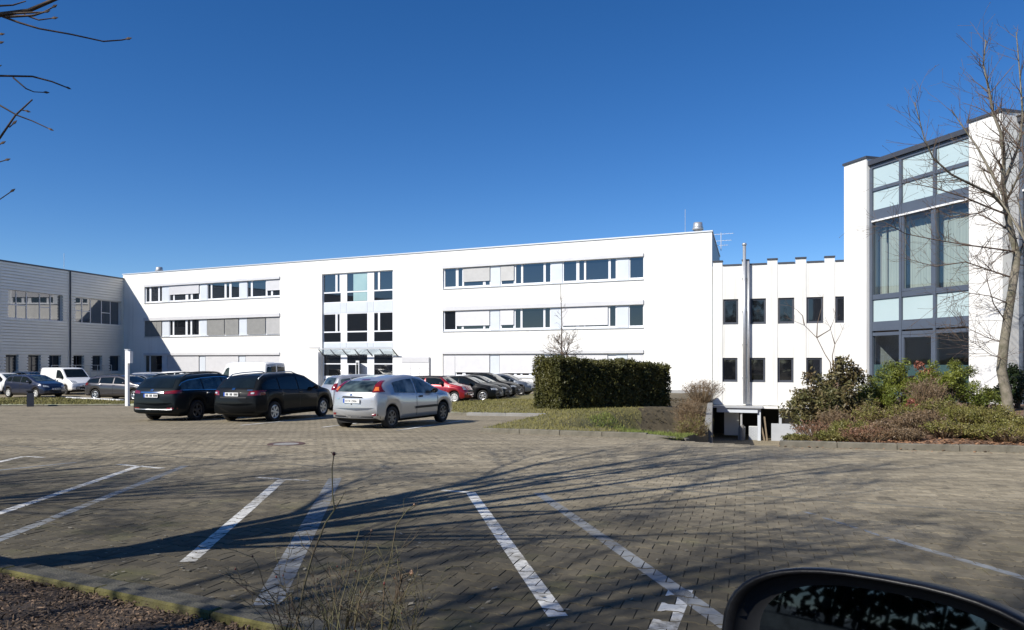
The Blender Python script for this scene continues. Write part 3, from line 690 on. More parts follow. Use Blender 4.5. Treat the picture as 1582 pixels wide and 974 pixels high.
for i in range(7):
    u = cu0 + (cu1 - cu0) * (i + .02) / 6.04
    MB().add([(u-.035,-.03,cz-.10),(u+.035,-.03,cz-.10),(u+.025,cp_,co-.05),(u-.025,cp_,co-.05),(u-.035,-.03,cz-.004),(u+.035,-.03,cz-.004),(u+.025,cp_,co-.004),(u-.025,cp_,co-.004)],
        [(0,3,2,1),(4,5,6,7),(0,1,5,4),(1,2,6,5),(2,3,7,6),(3,0,4,7)]).build('bracket', M['slate'], canopy)
MB().box(cu0, cu1, cp_ - .03, cp_ - .002, co - .03, co + .06).build('canopy_rail', M['alu'], canopy)
MB().box(mu(493.8), mu(497.4), -.5, -.1, GRADE - .1, cz + .3).build('column', M['white_frame'], main)
MB().box(mu(478), mu(494), -.05, .01, mz(486, 537.8), mz(486, 536.4)).build('ledge', M['header'], main)
# vents, rod, aerial on the roof
for px, h in ((225, .75), (1070, .95)):
    v = MB(); v.lathe([(.0, h), (.30, h), (.34, h*.72), (.34, h*.55), (.26, h*.5), (.26, 0)], 'z', (mu(px), 1.6, ROOF + .02), 16); v.lathe([(.38, h*.62), (.40, h*.5), (.38, h*.45)], 'z', (mu(px), 1.6, ROOF + .02), 16)
    v.build('roof_vent', M['steel'], main, True)
for px, l in ((1052, 1.9),): MB().tube([(mu(px), 1.2, ROOF), (mu(px), 1.2, ROOF + l)], .018, 5).build('lightning_rod', M['alu'], main)
ae = MB(); au = ML + .5; ay = 6.0
ae.tube([(ML - .6, ay, ROOF - .5), (ML - .6, ay, ROOF + 0.85)], .03, 6)
for z, w in ((.75, .9), (.25, .75), (-.1, .5)):
    ae.tube([(ML - .6 - w, ay, ROOF + z), (ML - .6 + w, ay, ROOF + z)], .016, 4)
    for k in range(7): x = ML - .6 - w + 2 * w * k / 6; ae.tube([(x, ay - .35, ROOF + z), (x, ay + .35, ROOF + z)], .010, 3)
aer = ae.build('aerial', M['alu'], main)
# directory board standing in front of the facade
bu0, bu1 = mu(622.5), mu(664.5)
bp = O + MU * bu0
bd = thing('directory_board', 'white grid panelled directory board mounted right of the entrance', 'sign', (bp.x, bp.y, 0), math.atan2(MU.y, MU.x))
bw = bu1 - bu0; bt, bb = mz(640, 551.5), mz(640, 584)
MB().box(0, bw, -.16, -.08, bb - .9, bt).build('backboard', M['header'], bd)
for k, (c_) in enumerate((0, 1, 2)):
    for q in range(4):
        MB().box(bw * c_ / 3 + .015, bw * (c_ + 1) / 3 - .015, -.185, -.158, bt - .55 - q * .42 - .40, bt - .55 - q * .42).build('panel', M['sign_white'], bd)
MB().box(.02, bw - .02, -.19, -.158, bt - .46, bt - .06).build('header_panel', M['blind_white'], bd)
for u in (.12, bw - .12): MB().box(u - .04, u + .04, -.079, -.0, GRADE - .1, bt - .1).build('post', M['alu'], bd)

# ---- grey clad hall at the left
GV = Vector((0.2032, 0.9791)).normalized(); GL = 34.0; GO = O - GV * GL
hall = thing('metal_clad_hall', 'grey hall clad in horizontal metal siding in shade at the left', 'building', (GO.x, GO.y, 0), math.atan2(GV.y, GV.x))
def gu(px):
    r = (px - CX) / F; s = (O.y * r - O.x) / (GV.y * r - GV.x); return GL - s
def gzv(px, py):
    s = GL - gu(px); return EYE + (HY - py) / F * (O.y - s * GV.y)
HT = 9.69; hz0 = -1.5
up = [(gu(10.7), gu(95.6), 5.0, 7.43), (gu(115), gu(185.5), 4.98, 7.36)]
lo = []
for a, b, full in ((6.7,26.7,1),(41.4,61,1),(74,92.6,0),(111.6,128.2,0),(141,156.2,0),(168,184.4,0)): lo.append((gu(a), gu(b), GRADE + .05 if full else .35, 1.86))
allh = up + lo + [(-9, -3, 5, 7.4)]
side = MB(); pitch = .26; n = int((HT - hz0) / pitch)
for i in range(n):
    a = hz0 + i * pitch; b = a + pitch
    cuts = sorted([(h[0], h[1]) for h in allh if h[2] < (a + b) / 2 < h[3]]); x = -14.0
    iv = []
    for c0, c1 in cuts:
        if c0 > x: iv.append((x, c0))
        x = max(x, c1)
    iv.append((x, GL))
    for x0, x1 in iv: side.quad((x0, -.15, a + .075), (x1, -.15, a + .075), (x1, -.12, b), (x0, -.12, b)); side.quad((x0, -.002, a + .075), (x1, -.002, a + .075), (x1, -.15, a + .075), (x0, -.15, a + .075)); side.quad((x0, -.12, b), (x1, -.12, b), (x1, -.002, b + .001), (x0, -.002, b + .001)); side.quad((x0, -.15, a + .075), (x0, -.12, b), (x0, -.002, b), (x0, -.002, a + .075)); side.quad((x1, -.15, a + .075), (x1, -.002, a + .075), (x1, -.002, b), (x1, -.12, b))
tag(side.build('siding', M['siding'], hall), kind='stuff')
core = MB(); holed(core, -14, GL - .02, hz0, HT, allh, 0, .30, 0); core.quad((-14, 20, hz0), (-14, 0, hz0), (-14, 0, HT), (-14, 20, HT)); core.quad((-14, 0, HT), (GL - .02, 0, HT), (GL - .02, 20, HT), (-14, 20, HT)); core.quad((GL-.02, 20, hz0), (-14, 20, hz0), (-14, 20, HT), (GL-.02, 20, HT))
core.build('wall', M['siding'], hall)
MB().box(-14, GL - .03, -.20, .25, HT + .001, HT + .12).build('coping', M['slate'], hall)
MB().tube([(gu(106), -.20, hz0), (gu(106), -.20, HT + .001)], .07, 8).build('downpipe', M['slate'], hall)
MB().tube([(gu(106), .5, HT), (gu(106), .5, HT + 1.7)], .02, 5).build('lightning_rod', M['alu'], hall)
for h in up:
    w = h[1] - h[0]; fr = MB(); g = []
    xs = [0, .18, .36, .60, .80, 1.0]
    mid = h[2] + (h[3] - h[2]) * .48
    for i in range(5):
        for (a, b) in ((h[2] + .06, h[3] - .06),) if i in (2, 4) else ((h[2] + .06, mid - .04), (mid + .04, h[3] - .06)): g.append((h[0] + w * xs[i] + .05, h[0] + w * xs[i+1] - .05, a, b))
    holed(fr, h[0], h[1], h[2], h[3], g, .14, .05); f = fr.build('window_frame', M['header'], hall)
    for q in g: MB().box(q[0] - .01, q[1] + .01, .17, .185, q[2] - .01, q[3] + .01).build('pane', M['glass_hall'], f)
for h in lo:
    fr = MB(); c = (h[0] + h[1]) / 2; g = [(h[0] + .06, c - .04, h[2] + .06, h[3] - .06), (c + .04, h[1] - .06, h[2] + .06, h[3] - .06)]
    holed(fr, h[0], h[1], h[2], h[3], g, .14, .05); f = fr.build('window_frame', M['slate'], hall)
    for q in g: MB().box(q[0] - .01, q[1] + .01, .17, .185, q[2] - .01, q[3] + .01).build('pane', M['glass_low'], f)
rl = MB()
for z in (.45, .95): rl.tube([(gu(66), -.9, z), (gu(160), -.9, z)], .025, 5)
for k in range(9): u = gu(66) + (gu(160) - gu(66)) * k / 8; rl.tube([(u, -.9, GRADE), (u, -.9, .95)], .025, 5)
gp_ = GO
rail = thing('handrail', 'thin metal handrail along the foot of the grey hall', 'railing', (GO.x, GO.y, 0), math.atan2(GV.y, GV.x)); rl.build('rail', M['alu'], rail)

# ---- white linking building with notched parapet and basement garage
KL = 192412.0
def lY(px): return KL / (px + 2560.0)
def lX(px): return (px - CX) / F * lY(px)
LO = Vector((lX(1101), lY(1101))); LU = (Vector((lX(1303), lY(1303))) - LO).normalized()
def lu(px): return (Vector((lX(px), lY(px))) - LO).dot(LU)
def lz(px, py): return EYE + (HY - py) / F * lY(px)
link = thing('linking_building', 'white linking building with notched parapet above a basement garage', 'building', (LO.x, LO.y, 0), math.atan2(LU.y, LU.x))
LEND = lu(1420); PZ = 7.74; BZ = lz(1140, 626)
lh = []
for a, b in ((1117, 1140.6), (1159, 1183.4), (1202, 1227), (1246, 1272), (1290.4, 1312)): lh.append((lu(a), lu(b), 3.80, 5.50))
for a, b in ((1115, 1139.4), (1157.6, 1182.4), (1201, 1226), (1245, 1270), (1290, 1312)): lh.append((lu(a), lu(b), -.06, 1.56))
wl = MB(); holed(wl, 0, LEND, BZ, PZ, lh, 0, .28)
wl.quad((0, 12, PZ), (0, .0, PZ), (LEND, 0, PZ), (LEND, 12, PZ)); wl.quad((0, 0, BZ), (0, 5, BZ), (LEND, 5, BZ), (LEND, 0, BZ))
wl.build('wall', M['render2'], link)
for a, b in ((1101.5, 1116), (1146.6, 1157), (1185.6, 1201), (1229, 1245.4), (1274, 1289.6), (1316, 1332)):
    MB().box(lu(a), lu(b), -.025, .35, BZ + .01, PZ + .30).build('pier', M['render2'], link)
    MB().box(lu(a) - .03, lu(b) + .03, -.11, .40, PZ + .302, PZ + .38).build('coping', M['slate'], link)
xs = [1116, 1146.6, 1157, 1185.6, 1201, 1229, 1245.4, 1274, 1289.6, 1316]
for k in range(0, 10, 2): MB().box(lu(xs[k]) + .032, lu(xs[k+1]) - .032, -.05, .40, PZ + .002, PZ + .10).build('coping', M['slate'], link)
for h in lh:
    fr = MB(); g = (h[0] + .13, h[1] - .13, h[2] + .15, h[3] - .12); holed(fr, *h, [g], .10, .06); f = fr.build('window_frame', M['slate'], link)
    MB().box(g[0] - .01, g[1] + .01, .14, .155, g[2] - .01, g[3] + .01).build('pane', M['glass_low'], f)
fl = MB(); fu = lu(1150.4); fl.tube([(fu, -.32, lz(1150, 624)), (fu, -.32, lz(1150, 378))], .105, 14); fl.tube([(fu + .26, -.22, lz(1150, 624)), (fu + .26, -.22, lz(1150, 405))], .075, 10)
fl.lathe([(.0, .06), (.10, .05), (.15, 0), (.15, -.10), (.12, -.12)], 'z', (fu, -.32, lz(1150, 378)), 14)
for z in (6.8, 4.6, 2.4, .2): fl.box(fu - .16, fu + .16, -.33, .0, z, z + .06)
fl.build('flue_pipe', M['steel'], link, True)
# basement: slab edge, recessed back wall, door, piers
BF = -3.9
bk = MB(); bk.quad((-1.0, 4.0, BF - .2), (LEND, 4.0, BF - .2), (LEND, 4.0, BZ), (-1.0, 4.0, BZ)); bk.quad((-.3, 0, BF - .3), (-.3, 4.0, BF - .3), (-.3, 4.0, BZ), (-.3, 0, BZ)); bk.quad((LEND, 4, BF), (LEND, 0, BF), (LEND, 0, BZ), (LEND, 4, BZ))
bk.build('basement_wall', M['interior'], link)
MB().box(lu(1103), lu(1178.6), -.75, -.0, BZ - .16, BZ - .02).build('slab_edge', M['alu'], link)
MB().box(lu(1108.6), lu(1171), -.62, -.02, lz(1140, 636.8), BZ - .165).build('canopy_beam', M['panel'], link)
MB().box(lu(1179), LEND, -.35, -.001, lz(1200, 631.5), lz(1200, 628)).build('beam', M['render'], link)
MB().box(lu(1116.6), lu(1140), 1.2, 1.35, BF + .15, lz(1130, 638)).build('garage_door', M['sign_white'], link)
pr = MB().box(lu(1140.4), lu(1151), -.2, .3, BF - .2, lz(1145, 660)).build('brick_pier', M['paint_white_brick'], link)
bw2 = MB().box(lu(1157), lu(1170.4), -.1, .3, BF - .2, lz(1163, 659)).build('brick_wall', M['paint_white_brick'], link)
bm_ = MB(); bh = .085
for (a, b, yy, zt) in ((lu(1140.4), lu(1151), -.2, lz(1145, 660)), (lu(1157), lu(1170.4), -.1, lz(1163, 659))):
    for r_ in range(14):
        z = zt - .03 - r_ * bh; x = a + (-.10 if r_ % 2 else 0)
        while x < b:
            x0, x1 = max(x + .008, a), min(x + .222, b)
            if x1 - x0 > .03: bm_.box(x0, x1, yy - .018, yy + .01, z - bh + .022, z)
            x += .23
tag(bm_.build('brick', M['wall_grey'], link), kind='stuff')
MB().box(lu(1170.8), lu(1175.6), -.45, -.15, BF - .2, BZ - .168).build('column', M['panel'], link)
MB().tube([(lu(1146), -.42, BF), (lu(1146), -.42, BF + 1.0)], .16, 10).build('flue_base', M['concrete'], link)
MB().tube([(lu(1146), -.42, BF + 1.0), (lu(1146), -.42, lz(1146, 637))], .07, 10).build('waste_pipe', M['alu'], link)
MB().box(lu(1191.6), lu(1262), -.1, .15, BF - .2, lz(1215, 655.2)).build('parapet_wall', M['wall_grey'], link)
for a, b in ((1203.4, 1207.6), (1233.2, 1238.8)): MB().box(lu(a), lu(b), -.05, .12, lz(1215, 655.2) + .002, BZ - .01).build('post', M['wall_grey'], link)
MB().box(lu(1208), lu(1233), .25, .3, lz(1215, 655), BZ - .1).build('pane', M['glass_low'], link)
# timbers leaning in the garage mouth
wp = LO + LU * lu(1181.4) + Vector((LU.y, -LU.x)) * .35
tb = thing('leaning_timbers', 'two old planks leaning upright in the garage mouth', 'timber', (wp.x, wp.y, BF), math.atan2(LU.y, LU.x))
for dx, tl in ((0, .26), (.16, .14)):
    p = MB().box(-.05, .05, -.025, .025, 0, 1.75 - dx).build('plank', M['wood'], tb); p.location = (dx, 0, 0); p.rotation_euler = (R(-4), -tl * .8, 0)
# sloping retaining wall left of the ramp
rw = thing('retaining_wall', 'sloping concrete retaining wall along the left side of the garage ramp', 'wall', (0, 0, 0))
rb = MB(); A_, B_ = Vector(RAMP[1]).lerp(Vector(RAMP[2]), .08), Vector(RAMP[2]) + Vector((.05, .1)); d_ = (B_ - A_).normalized(); n_ = Vector((d_.y, -d_.x))
for k in range(12):
    a, b = A_ + (B_ - A_) * k / 12, A_ + (B_ - A_) * (k + 1) / 12; za, zb = left_edge_z(a.y) + .02, left_edge_z(b.y) + .02
    p = [a - n_ * .12, a + n_ * .12, b + n_ * .12, b - n_ * .12]
    lo_ = [(q.x, q.y, -4.6) for q in p]; hi_ = [(p[0].x, p[0].y, za), (p[1].x, p[1].y, za), (p[2].x, p[2].y, zb), (p[3].x, p[3].y, zb)]
    fs = [(4,5,6,7),(1,2,6,5),(3,0,4,7)] + ([(0,1,5,4)] if k == 0 else []); rb.add(lo_ + hi_, fs)
rb.build('wall', M['concrete'], rw)

# ---- glass fronted corner building at the right
C1 = Vector((14.84, 23.5)); TD = Vector((-0.288, 0.958)).normalized(); UL = 6.873
RO = C1 + TD * UL
tower = thing('glass_front_building', 'tall white and glass corner building with slate blue frames at the right', 'building', (RO.x, RO.y, 0), math.atan2(-TD.y, -TD.x))
TT = 8.90; TB = -.6; E = .16
for (a, b) in ((0, 1.193), (5.68, 6.873)):
    MB().box(a, b, 0, 2.4, TB, TT).build('pillar', M['render'], tower)
    MB().box(a - .04, b + .04, -.05, 2.44, TT + .001, TT + .085).build('coping', M['slate'], tower)
def bay(u0, u1, e, n, curtains):
    gx = (u1 - u0) / n
    fr = MB(); bar = lambda a, b, z0, z1, y0=e, y1=e + .14: fr.box(a, b, y0, y1, z0, z1)
    rails = [(8.50, 8.62), (7.64, 7.76), (3.62, 3.80), (2.28, 2.40)]
    for z0, z1 in rails: bar(u0, u1, z0, z1)
    bar(u0, u1, 6.56, 6.93, e - .015, e + .14); bar(u0, u1, 2.46, 2.80, e - .015, e + .14); bar(u0, u1, TB, -.12)
    for i in range(n + 1):
        u = u0 + gx * i; w = .055 if 0 < i < n else .075
        a, b = (u, u + .13) if i == 0 else ((u - .13, u) if i == n else (u - w, u + w))
        fr.box(a, b, e - .03, e + .13, TB + .01, 8.495)
    f = fr.build('curtain_wall_frame', M['anthracite'], tower)
    MB().box(u0 + .002, u1 - .002, e - .10, e + .5, 8.63, 8.80).build('eaves', M['slate'], tower)
    MB().box(u0 + .14, u1 - .14, e - .06, e - .016, 6.49, 6.55).build('blind_rail', M['sign_white'], f)
    for i in range(n):
        a, b = u0 + gx * i + (.131 if i == 0 else .056), u0 + gx * (i + 1) - (.131 if i == n - 1 else .056)
        for z0, z1, k in ((7.765, 8.495, 'o'), (6.935, 7.635, 'o'), (3.805, 6.555, 'c'), (2.805, 3.615, 'o'), (-.115, 2.275, 'g')):
            p = MB().quad((a, e + .05, z0), (b, e + .05, z0), (b, e + .05, z1), (a, e + .05, z1)) if k in 'cg' else MB().box(a, b, e + .05, e + .065, z0, z1)
            p.build('pane', M['opal'] if k == 'o' else (M['clear'] if k == 'c' else M['clear_dark']), f)
        MB().box(a, b, e + .07, e + .075, -.11, 1.22).build('frosted_film', M['frost'], f)
    i = n // 2; a, b = u0 + gx * i + .06, u0 + gx * (i + 1) - .06                      # opening sash in the middle column
    for (z0, z1) in ((3.81, 6.54), (-.1, 2.27)):
        s = MB(); s.box(a, a + .09, e - .012, e + .049, z0, z1); s.box(b - .09, b, e - .012, e + .049, z0, z1); s.box(a + .09, b - .09, e - .012, e + .049, z0, z0 + .09); s.box(a + .09, b - .09, e - .012, e + .049, z1 - .09, z1); s.build('sash', M['anthracite'], f)
    if curtains:
        cu = MB(); N = 90; x0, x1 = u0 + .15, u1 - .15
        for i in range(N):
            t0, t1 = i / N, (i + 1) / N
            if .055 < t0 < .075 or .60 < t0 < .63: continue
            y = lambda t: e + .42 + .012 * math.sin(t * 210) + .008 * math.sin(t * 97)
            cu.quad((x0 + (x1-x0)*t0, y(t0), 3.75), (x0 + (x1-x0)*t1, y(t1), 3.75), (x0 + (x1-x0)*t1, y(t1), 6.35), (x0 + (x1-x0)*t0, y(t0), 6.35))
        cu.build('curtain', M['curtain'], tower, True)
    rm = MB(); y0, y1 = e + .15, e + 5.5
    for z in (-.15, 2.55, 6.7): rm.box(u0, u1, y0, y1, z, z + .08)
    rm.quad((u0, y1, -.15), (u1, y1, -.15), (u1, y1, 8.6), (u0, y1, 8.6)); rm.quad((u0, y0, -.1), (u0, y1, -.1), (u0, y1, 8.6), (u0, y0, 8.6)); rm.quad((u1, y1, -.1), (u1, y0, -.1), (u1, y0, 8.6), (u1, y1, 8.6))
    rm.build('room', M['ceiling'], tower)
bay(1.194, 5.679, E, 3, True)
bay(6.874, 11.4, .67, 3, True)
MB().box(11.402, 12.6, 0, 2.4, TB, TT).build('pillar', M['render'], tower)
bx = MB(); bx.quad((0, 9, TB), (0, 2.41, TB), (0, 2.41, TT - .1), (0, 9, TT - .1)); bx.quad((0, .5, 8.81), (12.5, .5, 8.81), (12.5, 9, 8.81), (0, 9, 8.81)); bx.quad((12.5, 2.41, TB), (12.5, 9, TB), (12.5, 9, 8.8), (12.5, 2.41, 8.8)); bx.quad((12.5, 9, TB), (0, 9, TB), (0, 9, 8.8), (12.5, 9, 8.8))
bx.build('wall', M['render'], tower)

# ---- pole sign and bollard on the left verge
px_, py_ = gp(197, 627.5)
ps = thing('sign_post', 'slim white post with a small box at its top on the left verge', 'post', (px_, py_, gz(px_, py_)), R(-20))
MB().box(-.09, .07, -.06, .06, -.1, 2.62).build('post', M['sign_white'], ps); MB().box(.071, .24, -.09, .09, 2.0, 2.56).build('box', M['sign_white'], ps); MB().box(-.11, .10, -.08, .08, 2.621, 2.66).build('cap', M['alu'], ps)
bx_, by_ = gp(47, 628.5)
bl = thing('bollard', 'squat dark bollard lamp on the grass verge at far left', 'bollard', (bx_, by_, gz(bx_, by_)), R(30))
MB().box(-.14, .14, -.13, .13, -.1, .62).build('body', M['slate'], bl); MB().box(-.11, .11, -.10, .10, .622, .68).build('lens', M['interior'], bl); MB().box(-.15, .15, -.14, .14, .682, .74).build('cap', M['black_plastic'], bl)
# ------------------------------------------------------------------ cars: body lofted from a side profile, glass and lamps laid onto it
def lerp(a, b, t): return a + (b - a) * t
def interp(pts, x):
    if x <= pts[0][0]: return pts[0][1]
    for (x0, y0), (x1, y1) in zip(pts, pts[1:]):
        if x <= x1: return lerp(y0, y1, (x - x0) / (x1 - x0))
    return pts[-1][1]
class Car:
    """local axes: +x forward, +y left, z up from the ground"""
    def __init__(s, L, Wd, H, top, belt, wb, fo, wr, sill=0.24, bow=0.16, tumble=0.24, tuck=0.16, open_top=False):
        s.L, s.W, s.H, s.top, s.belt, s.wr = L, Wd, H, top, belt, wr
        s.xf = L / 2 - fo; s.xr = s.xf - wb; s.sill = sill; s.bow = bow; s.tumble = tumble; s.tuck = tuck
        ra = wr + .055; X = set(np.round(np.linspace(-L/2, L/2, 44), 4).tolist())
        for e in (-1, 1):
            for q in (.0, .015, .04, .08, .13): X.add(round(e * (L/2 - q), 4))
        for c in (s.xf, s.xr):
            for k in range(15): X.add(round(c + ra * math.cos(math.pi * k / 14), 4))
        for p in top: X.add(round(max(-L/2, min(L/2, p[0])), 4))
        X = sorted(X); xs = [X[0]]
        for x in X[1:]:
            if x - xs[-1] > .006: xs.append(x)
        mb = MB(); rings = []
        for x in xs:
            q = abs(x) / (L / 2); zt = interp(top, x); zb = sill
            endlow = max(0, (q - .93) / .07); zb += .06 * endlow
            for c in (s.xf, s.xr):
                if abs(x - c) < ra: zb = max(zb, wr + math.sqrt(max(0, ra * ra - (x - c) ** 2)))
            bz = interp(belt, x); zs = min(bz, zt - .045); zs = max(zs, zb + .06); zt = max(zt, zs + .02)
            w = Wd / 2 * (1 - tuck * max(0, (q - .62) / .38) ** 2.6)
            g = max(0.0, min(1.0, (zt - zs - .04) / max(.1, (H - bz)))); wt = w * (.93 - tumble * g)
            rw_ = lerp(.10, .055, g)
            pts = [(0, zb), (w * .80, zb), (w * .955, zb + .012), (w * .985, lerp(zb, zs, .22)), (w, lerp(zb, zs, .5)), (w * .995, lerp(zb, zs, .78)), (w * .972, lerp(zb, zs, .94)), (w * .945, zs),
                   (lerp(w * .94, wt, .5) + .012 * g, lerp(zs, zt, .5)), (wt, zt - .055 * g - .012), (wt * .93, zt - .018 * g - .004), (wt * .6, zt), (0, zt + .012)]
            e = smooth((q - .70) / .30); ring = []
            for sd in (1, -1):
                for (y, z) in (pts if sd == 1 else pts[1:-1]):
                    xx = x - math.copysign(1, x) * s.bow * e * (y / (Wd / 2)) ** 2
                    ring.append((xx, y * sd, z))
            rings.append(ring)
        n = len(rings[0]); np_ = 13
        order = list(range(np_)) + [np_ + k for k in reversed(range(np_ - 2))]       # around: left bottom->top, right top->bottom
        for r in rings: mb.v += r
        for i in range(len(rings) - 1):
            for k in range(n):
                a, b = order[k], order[(k + 1) % n]
                lvl = min(k, n - 1 - k)
                if open_top and lvl >= 7 and interp(top, xs[i]) - interp(belt, xs[i]) > .12: continue
                mb.f.append((i*n + a, (i+1)*n + a, (i+1)*n + b, i*n + b)); mb.m.append(1 if lvl <= 1 else 0)
        mb.f.append(tuple(order[k] for k in range(n))); mb.m.append(0)
        mb.f.append(tuple((len(rings)-1)*n + order[k] for k in reversed(range(n)))); mb.m.append(0)
        s.mb = mb; s.ra = ra
        s.bvh = BVHTree.FromPolygons(mb.v, mb.f)
        s.parts = []
    def cast(s, o, d):
        h = s.bvh.ray_cast(Vector(o), Vector(d).normalized()); return h[0], h[1]
    def patch(s, name, m, d, grid, off=.007):
        """grid: rows of ray origins; the patch follows the body"""
        mb = MB(); rows_ = []
        for row in grid:
            rr = []
            for o in row:
                p, nr = s.cast(o, d)
                if p is None: return None
                if nr.dot(Vector(d)) > 0: nr = -nr
                rr.append(p + nr * off)
            rows_.append(rr)
        for rr in rows_: mb.v += [tuple(p) for p in rr]
        w = len(rows_[0])
        for i in range(len(rows_) - 1):
            for j in range(w - 1):
                q = (i*w+j, i*w+j+1, (i+1)*w+j+1, (i+1)*w+j)
                a, b, c = (Vector(mb.v[k]) for k in q[:3])
                if (b - a).cross(c - a).dot(Vector(d)) > 0: q = q[::-1]
                mb.f.append(q); mb.m.append(0)
        s.parts.append((name, mb, m, True)); return mb
    def side(s, name, m, side, xa, xb, zlo, zhi, nx=14, nz=5, off=.007):
        g = []
        for i in range(nx + 1):
            x = lerp(xa, xb, i / nx); lo = zlo(x) if callable(zlo) else zlo; hi = zhi(x) if callable(zhi) else zhi
            if hi - lo < .012: continue
            g.append([(x, 2.0 * side, lerp(lo, hi, k / nz)) for k in range(nz + 1)])
        if len(g) > 1: s.patch(name, m, (0, -side, 0), g, off)
    def window(s, m, xa, xb, cut=.105, both=True, trim=None, inset=.02):
        lo = lambda x: interp(s.belt, x) + inset; hi = lambda x: min(interp(s.top, x) - cut, s.H - cut)
        for sd in ((1, -1) if both else (-1,)):
            s.side('side_window', m, sd, xa, xb, lo, hi)
            if trim:
                s.side('window_trim', trim, sd, xa - .03, xb + .03, lambda x: interp(s.belt, x) - .012, lambda x: interp(s.belt, x) + .012 if hi(x) > lo(x) else 0, 14, 1, .009)
                s.side('window_trim', trim, sd, xa - .03, xb + .03, lambda x: hi(x) + .004 if hi(x) > lo(x) else 9, lambda x: hi(x) + .026 if hi(x) > lo(x) else 0, 18, 1, .009)
    def end(s, name, m, front, corners, nx=10, nz=5, off=.007):
        """corners: (y,z) lower left, lower right, upper right, upper left as seen along the ray"""
        x0 = 4.0 if front else -4.0; d = (-1, 0, 0) if front else (1, 0, 0); a, b, c, e = corners; g = []
        for k in range(nz + 1):
            t = k / nz; row = []
            for i in range(nx + 1):
                u = i / nx; y = lerp(lerp(a[0], b[0], u), lerp(e[0], c[0], u), t); z = lerp(lerp(a[1], b[1], u), lerp(e[1], c[1], u), t)
                row.append((x0, y, z))
            g.append(row)
        return s.patch(name, m, d, g, off)
    def seam(s, x, sd=None):
        for q in ((1, -1) if sd is None else (sd,)):
            s.side('door_seam', M['ink'], q, x - .008, x + .008, s.sill + .06, interp(s.belt, x) - .01, 1, 8, .004)
    def plate(s, front, z, y0=0, w=.52, text=None, marks='', lift=.012):
        p, nr = s.cast((4 if front else -4, y0, z), (-1 if front else 1, 0, 0)); sx = 1 if front else -1
        p = p + Vector((sx * lift, 0, 0)); h = .11
        s.parts.append(('number_plate', (p, sx, w, h, text, marks), None, False))
    def finish(s, name, label, pm, rim, loc, rz, group, spokes=6, mirrors=True, rim_m=None, cat='car', extra=None):
        root = thing(name, label, cat, loc, rz, group)
        s.mb.build('body', [pm, M['under']], root, True)
        for (nm, d, m, patchy) in s.parts:
            if patchy: d.build(nm, m, root, True)
            else:
                p, sx, w, h, text, marks = d
                o = MB().box(-.006, .006, -w/2, w/2, -h/2, h/2).build(nm, M['plate'], root, loc=p)
                MB().box(sx*.0065, sx*.009, -sx * (w/2), -sx * (w/2 - .045), -h/2, h/2).build('country_band', M['plate_blue'], o)
                if text: letters(text, .085, o, (sx * .0085, (w/2 - .06) * (1 if sx < 0 else -1), -.031), sx, w - .10)
                else:
                    mk = MB(); y = w/2 - .08
                    for q, ch in enumerate(marks):
                        if ch != ' ': mk.box(sx*.0065, sx*.008, -sx * y, (-sx)*(y - .036), -.033, .033)
                        y -= .048
                    if mk.v: mk.build('plate_marks', M['ink'], o)
        mb = MB(); mb.box(s.xr - .5, s.xf + .4, -s.W/2 + .30, s.W/2 - .30, .17, s.sill + .35); mb.build('underbody', M['under'], root)
        for xx in (s.xr, s.xf):
            for sd in (1, -1): wheel(root, xx, sd, s.W, s.wr, rim_m or rim, spokes)
        if mirrors:
            xm = s.mirror_x; zb = interp(s.belt, xm) + .05
            for sd in (1, -1):
                p, _ = s.cast((xm, 2 * sd, zb + .02), (0, -sd, 0))
                y = p.y
                m_ = MB(); sec = []
                for (dx, sc) in ((-.07, .55), (-.05, .92), (0, 1.0), (.05, .8), (.075, .35)):
                    sec.append([(xm + dx, y + sd * (.03 + .10 + .085 * sc * math.cos(a)), zb + .055 + .075 * sc * math.sin(a)) for a in [2 * math.pi * k / 10 for k in range(10)]])
                for r in sec: m_.v += r
                for i in range(4):
                    for k in range(10): m_.f.append((i*10+k, i*10+(k+1)%10, (i+1)*10+(k+1)%10, (i+1)*10+k)); m_.m.append(0)
                m_.f.append(tuple(range(10))); m_.m.append(0); m_.f.append(tuple(40 + k for k in reversed(range(10)))); m_.m.append(0)
                m_.box(xm - .03, xm + .02, min(y - sd*.02, y + sd*.06), max(y - sd*.02, y + sd*.06), zb, zb + .05)
                m_.build('wing_mirror', pm if s.mirror_paint else M['black_plastic'], root, True)
        if extra: extra(root, s)
        KIDS.clear(); return root
    mirror_x = .75; mirror_paint = True
def letters(text, size, parent, loc, sx, wmax):
    cu = bpy.data.curves.new('lettering', 'FONT'); cu.body = text; cu.size = size; cu.extrude = .0008
    t = bpy.data.objects.new('t', cu); COL.objects.link(t); dg = bpy.context.evaluated_depsgraph_get(); me = bpy.data.meshes.new_from_object(t.evaluated_get(dg))
    bpy.data.objects.remove(t); w = max(v.co.x for v in me.vertices); k = min(1.0, wmax / w)
    me.materials.clear(); me.materials.append(M['ink'])
    Rm = Matrix(((0, 0, sx, 0), (sx * k, 0, 0, 0), (0, 1, 0, 0), (0, 0, 0, 1)))       # reads left to right seen from outside
    me.transform(Rm); o = put('plate_lettering', me, parent, loc); return o
WHEELS = {}
